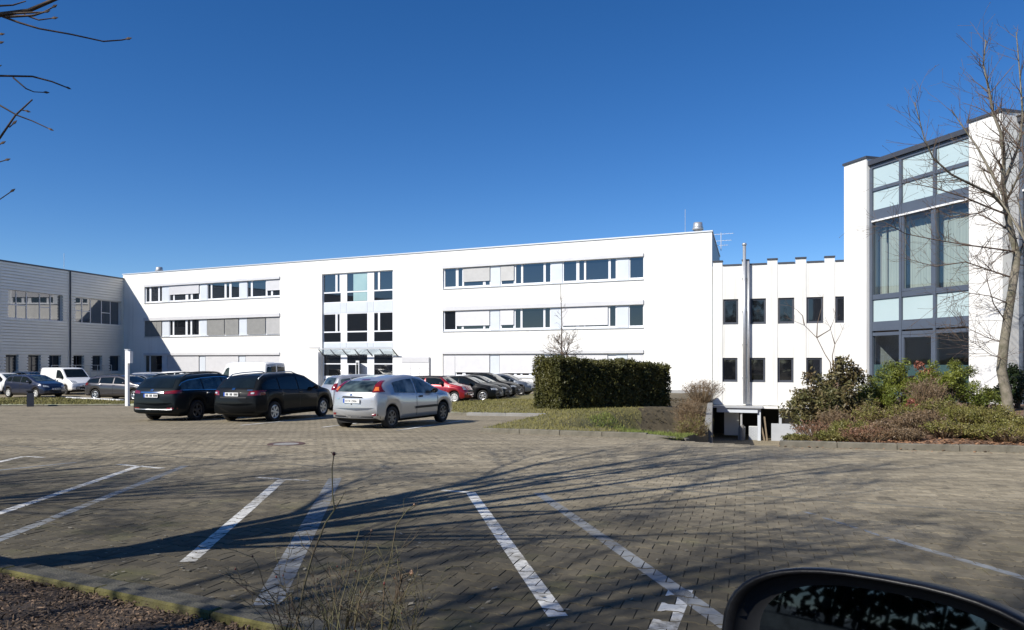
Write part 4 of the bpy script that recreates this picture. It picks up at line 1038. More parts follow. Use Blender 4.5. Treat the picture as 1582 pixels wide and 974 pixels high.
def wheel(root, x, sd, Wd, r, rim, spokes):
    key = (round(r, 3), rim.name, spokes)
    if key not in WHEELS:
        w = .20; rr = r * .66
        ty = MB().lathe([(rr, -w*.42), (rr + .01, -w*.5), (r - .035, -w*.5), (r - .008, -w*.40), (r, -w*.25), (r, w*.25), (r - .008, w*.40), (r - .035, w*.5), (rr + .01, w*.5), (rr, w*.42)], 'y', n=28).mesh('tyre', M['rubber'], True)
        rm = MB(); rm.lathe([(rr, w*.40), (rr - .02, w*.43), (rr - .035, w*.40), (rr - .045, w*.20)], 'y', n=28)
        rm.lathe([(.0, w*.42), (.045, w*.42), (.06, w*.38), (.065, w*.2)], 'y', n=14)
        for k in range(spokes):
            a = 2 * math.pi * k / spokes; ca, sa = math.cos(a), math.sin(a); h0, h1 = .034, .026 if spokes > 6 else .040
            def q(rad, off, y): return (rad*ca - off*sa, y, rad*sa + off*ca)
            r0, r1 = .04, rr - .02
            rm.add([q(r0,-h0,w*.26), q(r0,h0,w*.26), q(r1,h1,w*.24), q(r1,-h1,w*.24), q(r0,-h0*.8,w*.40), q(r0,h0*.8,w*.40), q(r1,h1*.8,w*.41), q(r1,-h1*.8,w*.41)], [(4,5,6,7),(0,1,5,4),(1,2,6,5),(2,3,7,6),(3,0,4,7)])
        hb = MB().lathe([(0, w*.12), (rr, w*.12), (rr, -w*.42)], 'y', n=24)
        WHEELS[key] = (ty, rm.mesh('rim', rim), hb.mesh('brake_disc', M['under']))
    ty, rm, hb = WHEELS[key]
    o = put('wheel', hb, root, (x, sd * (Wd / 2 - .125), r)); o.rotation_euler = (0, R(13 * sd), 0 if sd == 1 else math.pi)
    put('tyre', ty, o); put('rim', rm, o)
def ground_car(x, y, heading_deg):
    h = R(heading_deg); return (x, y, gz(x, y)), math.pi / 2 - h        # heading measured to the right of forward
def roof_rails(m, x0, x1, y):
    def f(root, s):
        for sd in (1, -1):
            pts = [(lerp(x0, x1, k / 8), sd * y, interp(s.top, lerp(x0, x1, k / 8)) + (.035 if 0 < k < 8 else -.02)) for k in range(9)]
            MB().tube(pts, .017, 6).build('roof_rail', m, root, True)
    return f
def antenna(root, x, z): MB().tube([(x, 0, z), (x - .12, 0, z + .22)], .007, 4).build('antenna', M['black_plastic'], root)
GC = 'cars parked in front of the white building'

# --- silver three door hatchback in the middle
c = Car(4.15, 1.70, 1.43, [(-2.075,.60),(-2.05,.90),(-2.00,1.0),(-1.80,1.165),(-1.56,1.265),(-1.15,1.355),(-.6,1.415),(-.15,1.43),(.28,1.36),(1.14,.985),(1.7,.86),(1.96,.74),(2.05,.62),(2.075,.52)],
        [(-2.1,.97),(-1.2,.95),(.2,.885),(1.3,.85),(2.1,.7)], 2.615, .84, .305, .25, .20, .25)
c.mirror_x = .62; c.mirror_paint = False
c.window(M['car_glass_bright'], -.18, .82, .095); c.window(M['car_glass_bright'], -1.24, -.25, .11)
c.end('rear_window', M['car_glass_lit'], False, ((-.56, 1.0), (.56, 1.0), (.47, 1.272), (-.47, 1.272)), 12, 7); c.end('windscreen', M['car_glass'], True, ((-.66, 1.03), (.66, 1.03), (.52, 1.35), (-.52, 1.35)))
for sd in (1, -1):
    c.end('tail_light', M['tail_red'], False, ((sd*.56, .985), (sd*.765, 1.0), (sd*.60, 1.285), (sd*.485, 1.285)), 8, 8, .009)
    c.end('indicator', M['tail_orange'], False, ((sd*.58, 1.02), (sd*.70, 1.03), (sd*.655, 1.12), (sd*.565, 1.12)), 4, 4, .014)
    c.end('reflector', M['tail_red'], False, ((sd*.58, .385), (sd*.72, .385), (sd*.72, .44), (sd*.58, .44)), 4, 2)
    c.end('headlight', M['lamp_clear'], True, ((sd*.40, .62), (sd*.72, .64), (sd*.70, .76), (sd*.42, .70)), 6, 4)
    c.side('rubbing_strip', M['black_plastic'], sd, -.32, .84, .50, .565, 14, 2, .014); c.side('door_handle', M['black_plastic'], sd, -.12, .06, .80, .85, 4, 2, .022)
c.end('boot_trim', M['black_plastic'], False, ((-.34, .845), (.34, .845), (.30, .885), (-.30, .885)), 10, 2, .012)
c.end('bumper_strip', M['black_plastic'], False, ((-.74, .30), (.74, .30), (.74, .37), (-.74, .37)), 12, 2, .004)
c.end('stop_light', M['tail_red'], False, ((-.13, 1.290), (.13, 1.290), (.12, 1.315), (-.12, 1.315)), 4, 1, .009)
c.end('emblem', M['chrome'], False, ((-.06, .905), (.06, .905), (.05, .945), (-.05, .945)), 3, 2, .012)
c.end('boot_lock', M['ink'], False, ((-.018, .665), (.018, .665), (.018, .70), (-.018, .70)), 2, 2, .006)
c.end('badge', M['chrome'], False, ((.44, .80), (.54, .80), (.54, .835), (.44, .835)), 2, 1, .008)
c.seam(.86); c.seam(-.24); c.plate(False, .765, 0, .52, 'H·FX 2966')
loc, rz = ground_car(-3.30, 22.2, 26)
FOC = c.finish('parked_car', 'silver three door hatchback with high red tail lights, nearest parked car', M['p_silver'], M['rim_dark'], loc, rz, GC, 7)

# --- two black estates
def estate(L, W, H, wb, fo, wr=.325):
    c = Car(L, W, H, [(-L/2,.62),(-L/2+.03,.92),(-L/2+.10,1.02),(-L/2+.46,1.33),(-L/2+.74,H-.075),(-1.1,H-.03),(-.3,H),(.15,H-.01),(.55,H-.09),(1.30,1.02),(1.9,.90),(L/2-.12,.74),(L/2-.02,.62),(L/2,.52)],
        [(-L/2,1.0),(-1.2,.985),(.3,.94),(1.4,.88),(L/2,.72)], wb, fo, wr, .25, .20, .22)
    c.mirror_x = .78; return c
def estate_trim(c, glass, rear, trim=None, q=-1.95):
    L = c.L; c.window(glass, -.02, .95, .12, trim=trim); c.window(glass, -1.02, -.09, .12, trim=trim); c.window(glass, q, -1.09, .13, trim=trim)
    zr = 1.06
    c.end('rear_window', rear, False, ((-.62, zr), (.62, zr), (.52, 1.36), (-.52, 1.36)), 12, 6); c.end('windscreen', M['car_glass'], True, ((-.70, 1.06), (.70, 1.06), (.56, c.H - .08), (-.56, c.H - .08)), 12, 6)
    for sd in (1, -1): c.end('headlight', M['lamp_clear'], True, ((sd*.42, .66), (sd*.80, .68), (sd*.78, .78), (sd*.44, .74)), 6, 3)
    c.end('grille', M['black_plastic'], True, ((-.38, .56), (.38, .56), (.42, .70), (-.42, .70)), 8, 3)
    for sd in (1, -1):
        for x in (-.10, -1.0): c.side('door_handle', M['chrome'] if trim else c.pm, sd, x + .02, x + .20, .86, .895, 4, 2, .022)
    for x in (.98, -.05, -1.06): c.seam(x)
c = estate(4.77, 1.84, 1.48, 2.80, .93, .335); c.pm = M['p_blackgreen']
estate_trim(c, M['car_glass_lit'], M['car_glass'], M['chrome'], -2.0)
for sd in (1, -1):
    c.end('tail_light', M['tail_red'], False, ((sd*.44, .88), (sd*.84, .90), (sd*.83, 1.0), (sd*.46, .955)), 8, 3, .012)
    c.side('tail_light', M['tail_red'], sd, -2.33, -2.08, .91, .99, 5, 3, .01)
    c.end('reflector', M['tail_red'], False, ((sd*.50, .42), (sd*.80, .42), (sd*.80, .46), (sd*.50, .46)), 4, 1)
c.end('boot_trim', M['chrome'], False, ((-.43, .905), (.43, .905), (.43, .94), (-.43, .94)), 10, 1, .014)
c.end('bumper_trim', M['alu'], False, ((-.70, .40), (.70, .40), (.70, .415), (-.70, .415)), 10, 1, .010)
c.end('emblem', M['chrome'], False, ((-.05, .965), (.05, .965), (.05, 1.02), (-.05, 1.02)), 2, 2, .014)
c.plate(False, .83, 0, .52, None, 'XX XX XXX')
loc, rz = ground_car(-10.35, 24.9 + 1.15, 17.5)
c.finish('parked_car', 'black green estate car with chrome window line, leftmost of the two dark estates', c.pm, M['rim_dark'], loc, rz, GC, 5, extra=roof_rails(M['black_plastic'], -1.7, .2, .55))
c = estate(4.50, 1.80, 1.50, 2.68, .88, .32); c.pm = M['p_black']
estate_trim(c, M['car_glass'], M['car_glass'], None, -1.85)
for sd in (1, -1):
    c.end('tail_light', M['tail_red'], False, ((sd*.50, .84), (sd*.86, .85), (sd*.84, 1.0), (sd*.54, .96)), 8, 4, .012)
    c.end('tail_lens', M['lamp_clear'], False, ((sd*.60, .89), (sd*.70, .89), (sd*.70, .93), (sd*.60, .93)), 3, 2, .018)
    c.side('tail_light', M['tail_red'], sd, -2.2, -2.02, .86, .98, 5, 3, .01)
c.end('boot_trim', M['black_plastic'], False, ((-.47, .76), (.47, .76), (.47, .80), (-.47, .80)), 10, 1, .012)
c.end('emblem', M['chrome'], False, ((-.05, 1.0), (.05, 1.0), (.05, 1.055), (-.05, 1.055)), 2, 2, .014)
c.end('badge', M['chrome'], False, ((-.62, .985), (-.46, .985), (-.46, 1.01), (-.62, 1.01)), 2, 1, .012)
c.plate(False, .875, .04, .52, None, 'XX XX XXX')
loc, rz = ground_car(-7.72 + .05, 24.35 + 1.05, 19)
c.finish('parked_car', 'black estate car with silver roof rails just left of the silver hatchback', c.pm, M['rim_silver'], loc, rz, GC, 6, extra=roof_rails(M['rim_silver'], -1.75, .2, .56))

# --- small hatch body used for several cars
def hatch(L=4.0, W=1.70, H=1.46, wb=2.5, fo=.80, wr=.30):
    c = Car(L, W, H, [(-L/2,.60),(-L/2+.03,.95),(-L/2+.12,1.05),(-L/2+.38,1.34),(-L/2+.55,H-.05),(-.9,H-.01),(-.3,H),(.15,H-.03),(.42,H-.12),(1.12,1.02),(L/2-.30,.88),(L/2-.08,.72),(L/2,.55)],
        [(-L/2,1.02),(-.9,.99),(.3,.93),(1.2,.88),(L/2,.74)], wb, fo, wr, .24, .20, .23)
    c.mirror_x = .60; return c
def hatch_trim(c, glass=None, screen=None, q=-1.45, red=True):
    g = glass or M['car_glass']; c.window(g, -.18, .80); c.window(g, -.98, -.25); c.window(g, q, -1.04, .12)
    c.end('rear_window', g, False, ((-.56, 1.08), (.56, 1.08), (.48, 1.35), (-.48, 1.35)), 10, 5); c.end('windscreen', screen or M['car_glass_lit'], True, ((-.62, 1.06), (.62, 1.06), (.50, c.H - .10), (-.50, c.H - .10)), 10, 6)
    for sd in (1, -1):
        c.end('tail_light', M['tail_red'], False, ((sd*.60, .86), (sd*.76, .88), (sd*.70, 1.14), (sd*.58, 1.10)), 5, 5, .010)
        c.end('headlight', M['lamp_clear'], True, ((sd*.40, .66), (sd*.72, .70), (sd*.70, .82), (sd*.44, .75)), 6, 4)
        c.side('door_handle', M['black_plastic'], sd, -.16, .02, .83, .865, 3, 2, .02)
    c.end('grille', M['black_plastic'], True, ((-.44, .34), (.44, .34), (.40, .50), (-.40, .50)), 8, 3); c.end('bumper_strip', M['black_plastic'], False, ((-.7, .30), (.7, .30), (.7, .42), (-.7, .42)), 10, 2)
    c.seam(.84); c.seam(-.22); c.plate(True, .56, 0, .52, None, 'XX XX XXX'); c.plate(False, .70, 0, .52, None, 'XX XX XXX')
c = hatch(3.85, 1.66, 1.47, 2.45, .76, .29); c.pm = M['p_silver']; hatch_trim(c, M['car_glass_lit'])
loc, rz = ground_car(-6.0, 32.2, 55)
c.finish('parked_car', 'silver hatchback mostly hidden between the black estate and the silver three door car', c.pm, M['rim_white'], loc, rz, GC, 6)
c = hatch(3.95, 1.70, 1.45, 2.49, .80, .30); c.pm = M['p_navy']; hatch_trim(c)
loc, rz = ground_car(-30.3, 49.3, 112)
c.finish('parked_car', 'dark navy hatchback with pale wheel covers behind the bollard', c.pm, M['rim_white'], loc, rz, GC, 7)
c = hatch(4.05, 1.72, 1.50, 2.5, .80, .30); c.pm = M['p_white']; hatch_trim(c)
loc, rz = ground_car(-35.2, 54.0, 112)
c.finish('parked_car', 'white hatchback cut by the left photo edge behind the navy one', c.pm, M['rim_silver'], loc, rz, GC, 6)
c = hatch(4.1, 1.74, 1.50, 2.55, .8, .30); c.pm = M['p_silver']; hatch_trim(c)
loc, rz = ground_car(-37.4, 60.5, 112)
c.finish('parked_car', 'silver car of which only the roof shows between the navy car and the white van', c.pm, M['rim_silver'], loc, rz, GC, 6)

# --- white panel vans
def van(L, W, H, wb, fo, wr, hood, scr):
    return Car(L, W, H, [(-L/2,.70),(-L/2+.02,H-.30),(-L/2+.10,H-.07),(-L/2+.30,H-.01),(0,H),(scr[0],H-.03),(scr[0]+.18,H-.12),(scr[1],hood),(L/2-.35,hood-.16),(L/2-.06,hood-.34),(L/2,.60)],
        [(-L/2,1.12),(.5,1.10),(L/2,hood-.2)], wb, fo, wr, .28, .16, .10, .10)
c = van(4.5, 1.83, 1.86, 2.72, .90, .32, 1.14, (.55, 1.36)); c.mirror_x = .95; c.mirror_paint = False; c.pm = M['p_white']
c.window(M['car_glass'], .18, 1.12, .16); c.end('windscreen', M['car_glass'], True, ((-.74, 1.18), (.74, 1.18), (.66, 1.74), (-.66, 1.74)), 10, 6)
for sd in (1, -1):
    c.end('headlight', M['lamp_clear'], True, ((sd*.46, .80), (sd*.82, .82), (sd*.80, 1.0), (sd*.50, .93)), 6, 4)
    c.side('lettering', M['rose_ink'], sd, -1.45, -.35, 1.34, 1.52, 10, 2, .008); c.side('small_print', M['black_plastic'], sd, .38, .52, .80, 1.0, 2, 3, .008)
    c.side('door_handle', M['black_plastic'], sd, .10, .26, 1.0, 1.04, 3, 1, .02); c.side('door_handle', M['black_plastic'], sd, -.18, .0, 1.0, 1.04, 3, 1, .02)
c.end('grille', M['black_plastic'], True, ((-.6, .36), (.6, .36), (.55, .56), (-.55, .56)), 8, 3); c.seam(1.0); c.seam(.06); c.plate(True, .62, 0, .52, None, 'XX XX XXX')
loc, rz = ground_car(-31.2, 54.5, 122)
c.finish('panel_van', 'white panel van with pale pink lettering behind the navy hatchback', c.pm, M['rim_dark'], loc, rz, 'white vans', 6, cat='van')
c = van(5.4, 2.05, 2.24, 3.45, .95, .34, 1.30, (1.0, 1.75)); c.mirror_x = 1.4; c.mirror_paint = False; c.pm = M['p_white']
c.window(M['car_glass_lit'], .85, 1.55, .34, inset=.12); c.end('windscreen', M['car_glass'], True, ((-.82, 1.36), (.82, 1.36), (.76, 2.04), (-.76, 2.04)), 10, 6)
for sd in (1, -1):
    c.end('rear_window', M['car_glass'], False, ((sd*.05, 1.25), (sd*.86, 1.25), (sd*.80, 2.05), (sd*.05, 2.05)), 6, 4); c.end('tail_light', M['tail_red'], False, ((sd*.89, .8), (sd*.97, .8), (sd*.97, 1.2), (sd*.89, 1.2)), 2, 4, .01)
c.seam(.75); c.plate(False, .7, .3, .52, None, 'XX XX XXX')
loc, rz = ground_car(-17.6, 52.0, -58)
c.finish('panel_van', 'tall white van with dark rear windows parked before the white facade', c.pm, M['rim_dark'], loc, rz, 'white vans', 6, cat='van')

# --- grey estate and the cars behind it
c = estate(4.60, 1.80, 1.47, 2.72, .90, .32); c.pm = M['p_grey']; estate_trim(c, M['car_glass'], M['car_glass'], None, -1.9)
for sd in (1, -1): c.end('tail_light', M['tail_red'], False, ((sd*.58, .86), (sd*.86, .88), (sd*.82, 1.02), (sd*.60, .98)), 6, 4, .012); c.side('tail_light', M['tail_red'], sd, -2.2, -1.98, .88, 1.01, 5, 3, .01)
loc, rz = ground_car(-23.1, 46.3, 105)
c.finish('parked_car', 'dark grey estate car with bright five spoke wheels behind the white post', c.pm, M['rim_silver'], loc, rz, GC, 5, extra=roof_rails(M['black_plastic'], -1.7, .2, .55))
for (pm, x, y, h, lab) in ((M['p_steel'], -23.6, 50.5, 112, 'dark car with a pale roof edge just right of the white post'), (M['p_silver'], -26.4, 57.5, 112, 'silver roofed car farther back than the one right of the white post'),
        (M['p_white'], -26.5, 62.5, 104, 'white car seen over the roof of the leftmost black estate'), (M['p_black'], -24.4, 63.0, 106, 'black roofed car left of the tall white van')):
    c = hatch(4.2, 1.76, 1.48, 2.6, .85, .31); c.pm = pm; hatch_trim(c); loc, rz = ground_car(x, y, h)
    c.finish('parked_car', lab, pm, M['rim_silver'], loc, rz, GC, 6)

# --- row on the right, noses to the right
def saloon(L=4.55, W=1.80, H=1.42, coupe=False):
    c = Car(L, W, H, [(-L/2,.58),(-L/2+.04,.90),(-L/2+.12,1.0),(-L/2+.55,1.06),(-1.25,1.22),(-.75,H-.04),(-.2,H),(.15,H-.02),(.48,H-.11),(1.20,1.0),(1.8,.90),(L/2-.14,.76),(L/2-.03,.62),(L/2,.5)],
        [(-L/2,.98),(-1.2,.96),(.3,.92),(1.3,.87),(L/2,.70)], 2.75, .85, .325, .23, .22, .24); c.mirror_x = .72; return c
def saloon_trim(c):
    g = M['car_glass']; c.window(g, -.02, .95, .11); c.window(g, -1.15, -.09, .12); c.end('windscreen', M['car_glass_lit'], True, ((-.68, 1.04), (.68, 1.04), (.54, c.H - .09), (-.54, c.H - .09)), 10, 6)
    for sd in (1, -1):
        c.end('headlight', M['lamp_clear'], True, ((sd*.42, .64), (sd*.82, .66), (sd*.80, .77), (sd*.44, .74)), 6, 3); c.side('door_handle', M['black_plastic'], sd, -.16, .02, .82, .85, 3, 1, .02)
    c.end('grille', M['black_plastic'], True, ((-.34, .50), (.34, .50), (.36, .70), (-.36, .70)), 8, 3); c.end('air_intake', M['black_plastic'], True, ((-.7, .30), (.7, .30), (.66, .44), (-.66, .44)), 10, 2)
    c.seam(.98); c.seam(-.05); c.plate(True, .50, 0, .52, None, 'XX XX XXX')
c = Car(3.82, 1.70, 1.42, [(-1.91,.60),(-1.88,.95),(-1.80,1.05),(-1.62,1.32),(-1.45,1.385),(-.6,1.415),(.1,1.41),(.40,1.36),(.86,1.04),(1.3,.95),(1.66,.88),(1.84,.70),(1.91,.55)],
    [(-1.91,1.0),(-.9,.98),(.3,.94),(1.0,.90),(1.91,.74)], 2.5, .70, .305, .22, .24, .20)
c.mirror_x = .48; c.mirror_paint = False
c.window(M['car_glass'], -.45, .62, .10); c.window(M['car_glass'], -1.45, -.52, .10); c.end('windscreen', M['car_glass_lit'], True, ((-.62, 1.07), (.62, 1.07), (.54, 1.33), (-.54, 1.33)), 10, 5)
c.patch('roof', M['black_plastic'], (0, 0, -1), [[(lerp(-1.42, .40, i / 12), lerp(-.60, .60, k / 8), 3) for k in range(9)] for i in range(13)], .006)
for sd in (1, -1): c.side('roof_edge', M['black_plastic'], sd, -1.4, .45, lambda x: interp(c.top, x) - .10, lambda x: interp(c.top, x) - .025, 12, 2, .006)
for sd in (1, -1): c.end('headlight', M['lamp_clear'], True, ((sd*.46, .70), (sd*.70, .70), (sd*.68, .86), (sd*.50, .84)), 5, 5, .012); c.side('arch_trim', M['black_plastic'], sd, -.85, .75, .24, .30, 10, 1, .01)
c.end('grille', M['black_plastic'], True, ((-.36, .46), (.36, .46), (.40, .68), (-.40, .68)), 8, 4, .010); c.end('bonnet_stripe', M['black_plastic'], True, ((-.30, .88), (-.16, .88), (-.16, .93), (-.30, .93)), 3, 4, .006)
c.end('bonnet_stripe', M['black_plastic'], True, ((.16, .88), (.30, .88), (.30, .93), (.16, .93)), 3, 4, .006)
c.seam(.70); c.plate(True, .50, 0, .46, None, 'XX XXX'); loc, rz = ground_car(-3.95, 41.9, 107)
c.finish('parked_car', 'small red car with black roof, nearest of the row on the right', M['p_red'], M['rim_white'], loc, rz, 'row of cars nosing right beside the lawn', 9)
for k, (pm, x, y, rim, lab) in enumerate(((M['p_black'], -2.75, 44.6, M['rim_silver'], 'black saloon parked directly beyond the small red car'), (M['p_blackgreen'], -2.25, 47.4, M['rim_silver'], 'black saloon third in the row beyond the red car'),
        (M['p_black'], -1.65, 50.4, M['rim_dark'], 'black car fourth in the row with a bright windscreen post'), (M['p_steel'], -.55, 53.2, M['rim_dark'], 'steel grey coupe at the far end of the row beside the hedge'))):
    c = saloon(4.55, 1.80, (1.43, 1.45, 1.55, 1.44)[k]); saloon_trim(c); loc, rz = ground_car(x, y, 107)
    c.finish('parked_car', lab, pm, rim, loc, rz, 'row of cars nosing right beside the lawn', (6, 6, 6, 7)[k])

# --- the car the picture is taken from: window down, only its left door mirror in view
HV = Vector((math.cos(R(34.8)), math.sin(R(34.8)))); NV = Vector((-HV.y, HV.x))
c = Car(4.3, 1.76, 1.46, [(-2.15,.60),(-2.1,.95),(-2.0,1.02),(-1.6,1.35),(-1.2,1.44),(-.3,1.46),(.2,1.42),(.5,1.34),(1.2,1.02),(1.8,.90),(2.05,.74),(2.15,.55)], [(-2.15,.98),(-1.2,.96),(.3,.92),(1.3,.88),(2.15,.72)], 2.6, .86, .315, .25, .2, .22, open_top=True)
for sd in (1, -1): c.end('headlight', M['lamp_clear'], True, ((sd*.42, .64), (sd*.76, .66), (sd*.74, .78), (sd*.44, .74)), 6, 3)
def big_mirror(root, s):
    # seen from the driver: housing, rim, glass. local axes of the mirror: a = outboard, b = up, c = back towards the driver
    cen = Vector((.3495, .738)); base = Vector((root.location.x, root.location.y))
    lx, ly = (cen - base).dot(HV), (cen - base).dot(NV); zc = 1.055 - root.location.z
    yaw = R(14); ax = Vector((math.sin(yaw) * -1, math.cos(yaw), 0)); az = Vector((-math.cos(yaw), -math.sin(yaw), 0)); up = Vector((0, 0, 1))
    az = (az + up * .155).normalized(); up = (up - az * up.dot(az)).normalized()
    def P(a, b, c_): v = Vector((lx, ly, zc)) + ax * a + up * b + az * c_; return (v.x, v.y, v.z)
    def outline(k, n=44):
        o = []
        for i in range(n):
            t = 2 * math.pi * i / n; ca, sa = math.cos(t), math.sin(t)
            a = math.copysign(abs(ca) ** .78, ca) * .160 * k; b = math.copysign(abs(sa) ** .72, sa) * .088 * k
            b += 0
            o.append((a, b))
        return o
    n = 44; h = MB()
    for k, c_ in ((.93, -.002), (.965, .008), (1.0, .004), (1.01, -.012), (.98, -.045), (.86, -.075), (.55, -.097), (.15, -.105)): h.v += [P(a, b, c_) for a, b in outline(k)]
    for i in range(7):
        for j in range(n): h.f.append((i*n+j, (i+1)*n+j, (i+1)*n+(j+1)%n, i*n+(j+1)%n)); h.m.append(0)
    h.f.append(tuple(7*n + j for j in range(n))); h.m.append(0)
    rec = MB()
    for k, c_ in ((.93, -.002), (.90, -.020), (.80, -.024)): rec.v += [P(a, b, c_) for a, b in outline(k)]
    for i in range(2):
        for j in range(n): rec.f.append((i*n+j, i*n+(j+1)%n, (i+1)*n+(j+1)%n, (i+1)*n+j)); rec.m.append(0)
    m_ = h.build('mirror_housing', M['mirror_shell'], root, True); rec.build('recess', M['black_plastic'], m_, True)
    g = MB(); g.v += [P(a, b, -.0235) for a, b in outline(.815)]; g.f.append(tuple(range(n))); g.m.append(0); g.build('mirror_glass', M['mirror_glass'], m_)
    MB().tube([P(-.06, -.06, -.05), P(-.13, -.085, -.04), P(-.22, -.10, -.02)], [.035, .035, .045], 10).build('mirror_arm', M['black_plastic'], m_, True)
    MB().box(-1.6, 1.2, -.74, .74, .30, .45).build('floor', M['under'], root)
M['mirror_shell'] = mat('mirror_shell', (0.005, 0.005, 0.006), 0.42, (0.009, 0.009, 0.010), 60, spec=.3, bump=0.05, bscale=300)
M['mirror_glass'] = mat('mirror_glass', (0.045, 0.058, 0.078), 0.02, (0.028, 0.036, 0.048), 60, metallic=1.0)
cl = HV * .42 + NV * -.70
c.finish('parked_car', 'black car at the lower right corner, only its left door mirror in view', M['p_black'], M['rim_silver'], (cl.x, cl.y, gz(cl.x, cl.y)), R(34.8), None, 6, mirrors=False, extra=big_mirror)
# ------------------------------------------------------------------ vegetation
def rvec(rg):
    z = rg.uniform(-1, 1); a = rg.uniform(0, 2 * math.pi); q = math.sqrt(1 - z * z); return Vector((q * math.cos(a), q * math.sin(a), z))
def grow(rg, p, d, L, r, depth, out, nseg=5, wob=.16, up=.06, kids=(4, 6), ang=(28, 58), shrink=(.45, .72), first=.30, rmin=.0025):
    pts, rad = [p.copy()], [r]; q = p.copy(); dd = d.normalized(); st = L / nseg; dirs = [dd.copy()]
    for i in range(nseg):
        dd = (dd + rvec(rg) * wob + Vector((0, 0, up))).normalized(); q = q + dd * st; pts.append(q.copy()); rad.append(max(rmin, r * (1 - .72 * (i + 1) / nseg))); dirs.append(dd.copy())
    out.append((depth, pts, rad))
    if depth <= 0: return
    for k in range(rg.randint(*kids)):
        t = rg.uniform(first, 1.0) * nseg; i = min(nseg - 1, int(t)); f = t - i
        b = pts[i].lerp(pts[i + 1], f); br = lerp(rad[i], rad[i + 1], f)
        ax = dirs[i + 1].orthogonal(); ax.rotate(Matrix.Rotation(rg.uniform(0, 2 * math.pi), 3, dirs[i + 1]))
        nd = dirs[i + 1].copy(); nd.rotate(Matrix.Rotation(R(rg.uniform(*ang)), 3, ax))
        grow(rg, b, nd, L * rg.uniform(*shrink) * (1.15 - .45 * t / nseg), br * .62, depth - 1, out, max(3, nseg - 1), wob, up, kids, ang, shrink, .2, rmin)
def wood(out, big, small, n_big=8):
    for depth, pts, rad in out:
        thick = rad[0] > .035
        (big if thick else small).tube(pts, rad, n_big if rad[0] > .06 else (5 if thick else 3), cap=False)
def buds(out, mb, rg, size, every=1.0):
    for depth, pts, rad in out:
        if depth > 0: continue
        p, d = pts[-1], (pts[-1] - pts[-2]).normalized()
        if rg.random() < every: mb.tube([p - d * size, p + d * size * .2, p + d * size * 1.6], [size * .3, size * .62, size * .1], 4)
def leaf_quads(mb, rg, c, n, spread, lx, ly, updir=.3):
    for k in range(n):
        o = c + rvec(rg) * spread * rg.random() ** .5; a = rvec(rg); a.z = a.z * .8; nrm = (rvec(rg) + Vector((0, 0, updir))).normalized()
        a = (a - nrm * a.dot(nrm)); 
        if a.length < .05: continue
        a = a.normalized(); b = nrm.cross(a); k_ = rg.uniform(.7, 1.25); A, B = a * lx * k_ / 2, b * ly * k_ / 2
        mb.add([o - A, o - B * 1.0 + A * .1, o + A, o + B * 1.0 + A * .1], [(0, 1, 2, 3)])

# --- the tree before the glass corner building
TY = 20.6
rg = random.Random(21)
tr = thing('bare_tree', 'leafless young tree with a curved pale trunk before the white pillar at the right', 'tree', (0, 0, 0))
trunk = [(1560, 650, .140), (1555, 610, .132), (1547, 572, .124), (1551, 532, .116), (1560, 470, .106), (1568, 420, .098), (1571, 395, .090), (1562, 358, .080), (1553, 318, .072), (1549, 280, .06)]
tpts = [at(a, b, TY + .05 * math.sin(i)) for i, (a, b, _) in enumerate(trunk)]
big, small = MB(), MB(); big.tube(tpts, [t[2] for t in trunk], 12, cap=False)
out = []
def limb(px, py, y, pts, r, depth=2, kids=(5, 7), L=None, sub=True):
    P = [at(a, b, yy) for a, b, yy in pts]; r *= .95; rads = [lerp(r, r * .25, i / (len(P) - 1)) for i in range(len(P))]
    out.append((3, P, rads))
    if not sub: return
    for i in range(len(P) - 1):
        seg = P[i + 1] - P[i]; n = rg.randint(6, 8)
        for k in range(n):
            t = rg.random(); b = P[i] + seg * t; d = seg.normalized(); ax = d.orthogonal(); ax.rotate(Matrix.Rotation(rg.uniform(0, 6.28), 3, d)); nd = d.copy(); nd.rotate(Matrix.Rotation(R(rg.uniform(30, 62)), 3, ax))
            grow(rg, b, nd, rg.uniform(.4, 1.1), max(.007, rads[i] * .42), 1, out, 4, .16, .04, (2, 4), (25, 55), (.35, .6), .2, .0037)
limb(0, 0, TY, [(1549, 285, TY), (1551, 240, TY - .2), (1546, 205, TY - .2), (1534, 175, TY - .3), (1528, 140, TY - .3), (1519, 100, TY - .4), (1523, 62, TY - .4)], .06)
limb(0, 0, TY, [(1549, 290, TY), (1562, 255, TY + .3), (1574, 225, TY + .5), (1580, 180, TY + .6), (1576, 120, TY + .6), (1570, 50, TY + .6)], .055)
limb(0, 0, TY, [(1549, 300, TY), (1530, 265, TY + .2), (1508, 225, TY + .4), (1490, 200, TY + .5), (1470, 170, TY + .5)], .045)
limb(0, 0, TY, [(1553, 322, TY), (1532, 300, TY - .4), (1500, 285, TY - .8), (1470, 270, TY - 1.1), (1442, 245, TY - 1.3), (1428, 215, TY - 1.4), (1413, 158, TY - 1.5)], .045)
limb(0, 0, TY, [(1556, 332, TY), (1530, 322, TY - .5), (1490, 305, TY - 1.0), (1440, 290, TY - 1.5), (1400, 282, TY - 1.8)], .035)
limb(0, 0, TY, [(1562, 358, TY), (1540, 345, TY + .5), (1510, 330, TY + .8), (1470, 335, TY + 1.0), (1430, 318, TY + 1.1)], .032)
limb(0, 0, TY, [(1570, 390, TY), (1545, 386, TY - .4), (1500, 380, TY - .9), (1450, 372, TY - 1.2), (1400, 362, TY - 1.4), (1368, 345, TY - 1.5)], .034)
limb(0, 0, TY, [(1566, 430, TY), (1530, 418, TY + .4), (1492, 405, TY + .6), (1445, 412, TY + .7), (1400, 400, TY + .8)], .03)
limb(0, 0, TY, [(1567, 415, TY), (1580, 380, TY + .6), (1592, 330, TY + .9), (1600, 280, TY + 1.1)], .045)
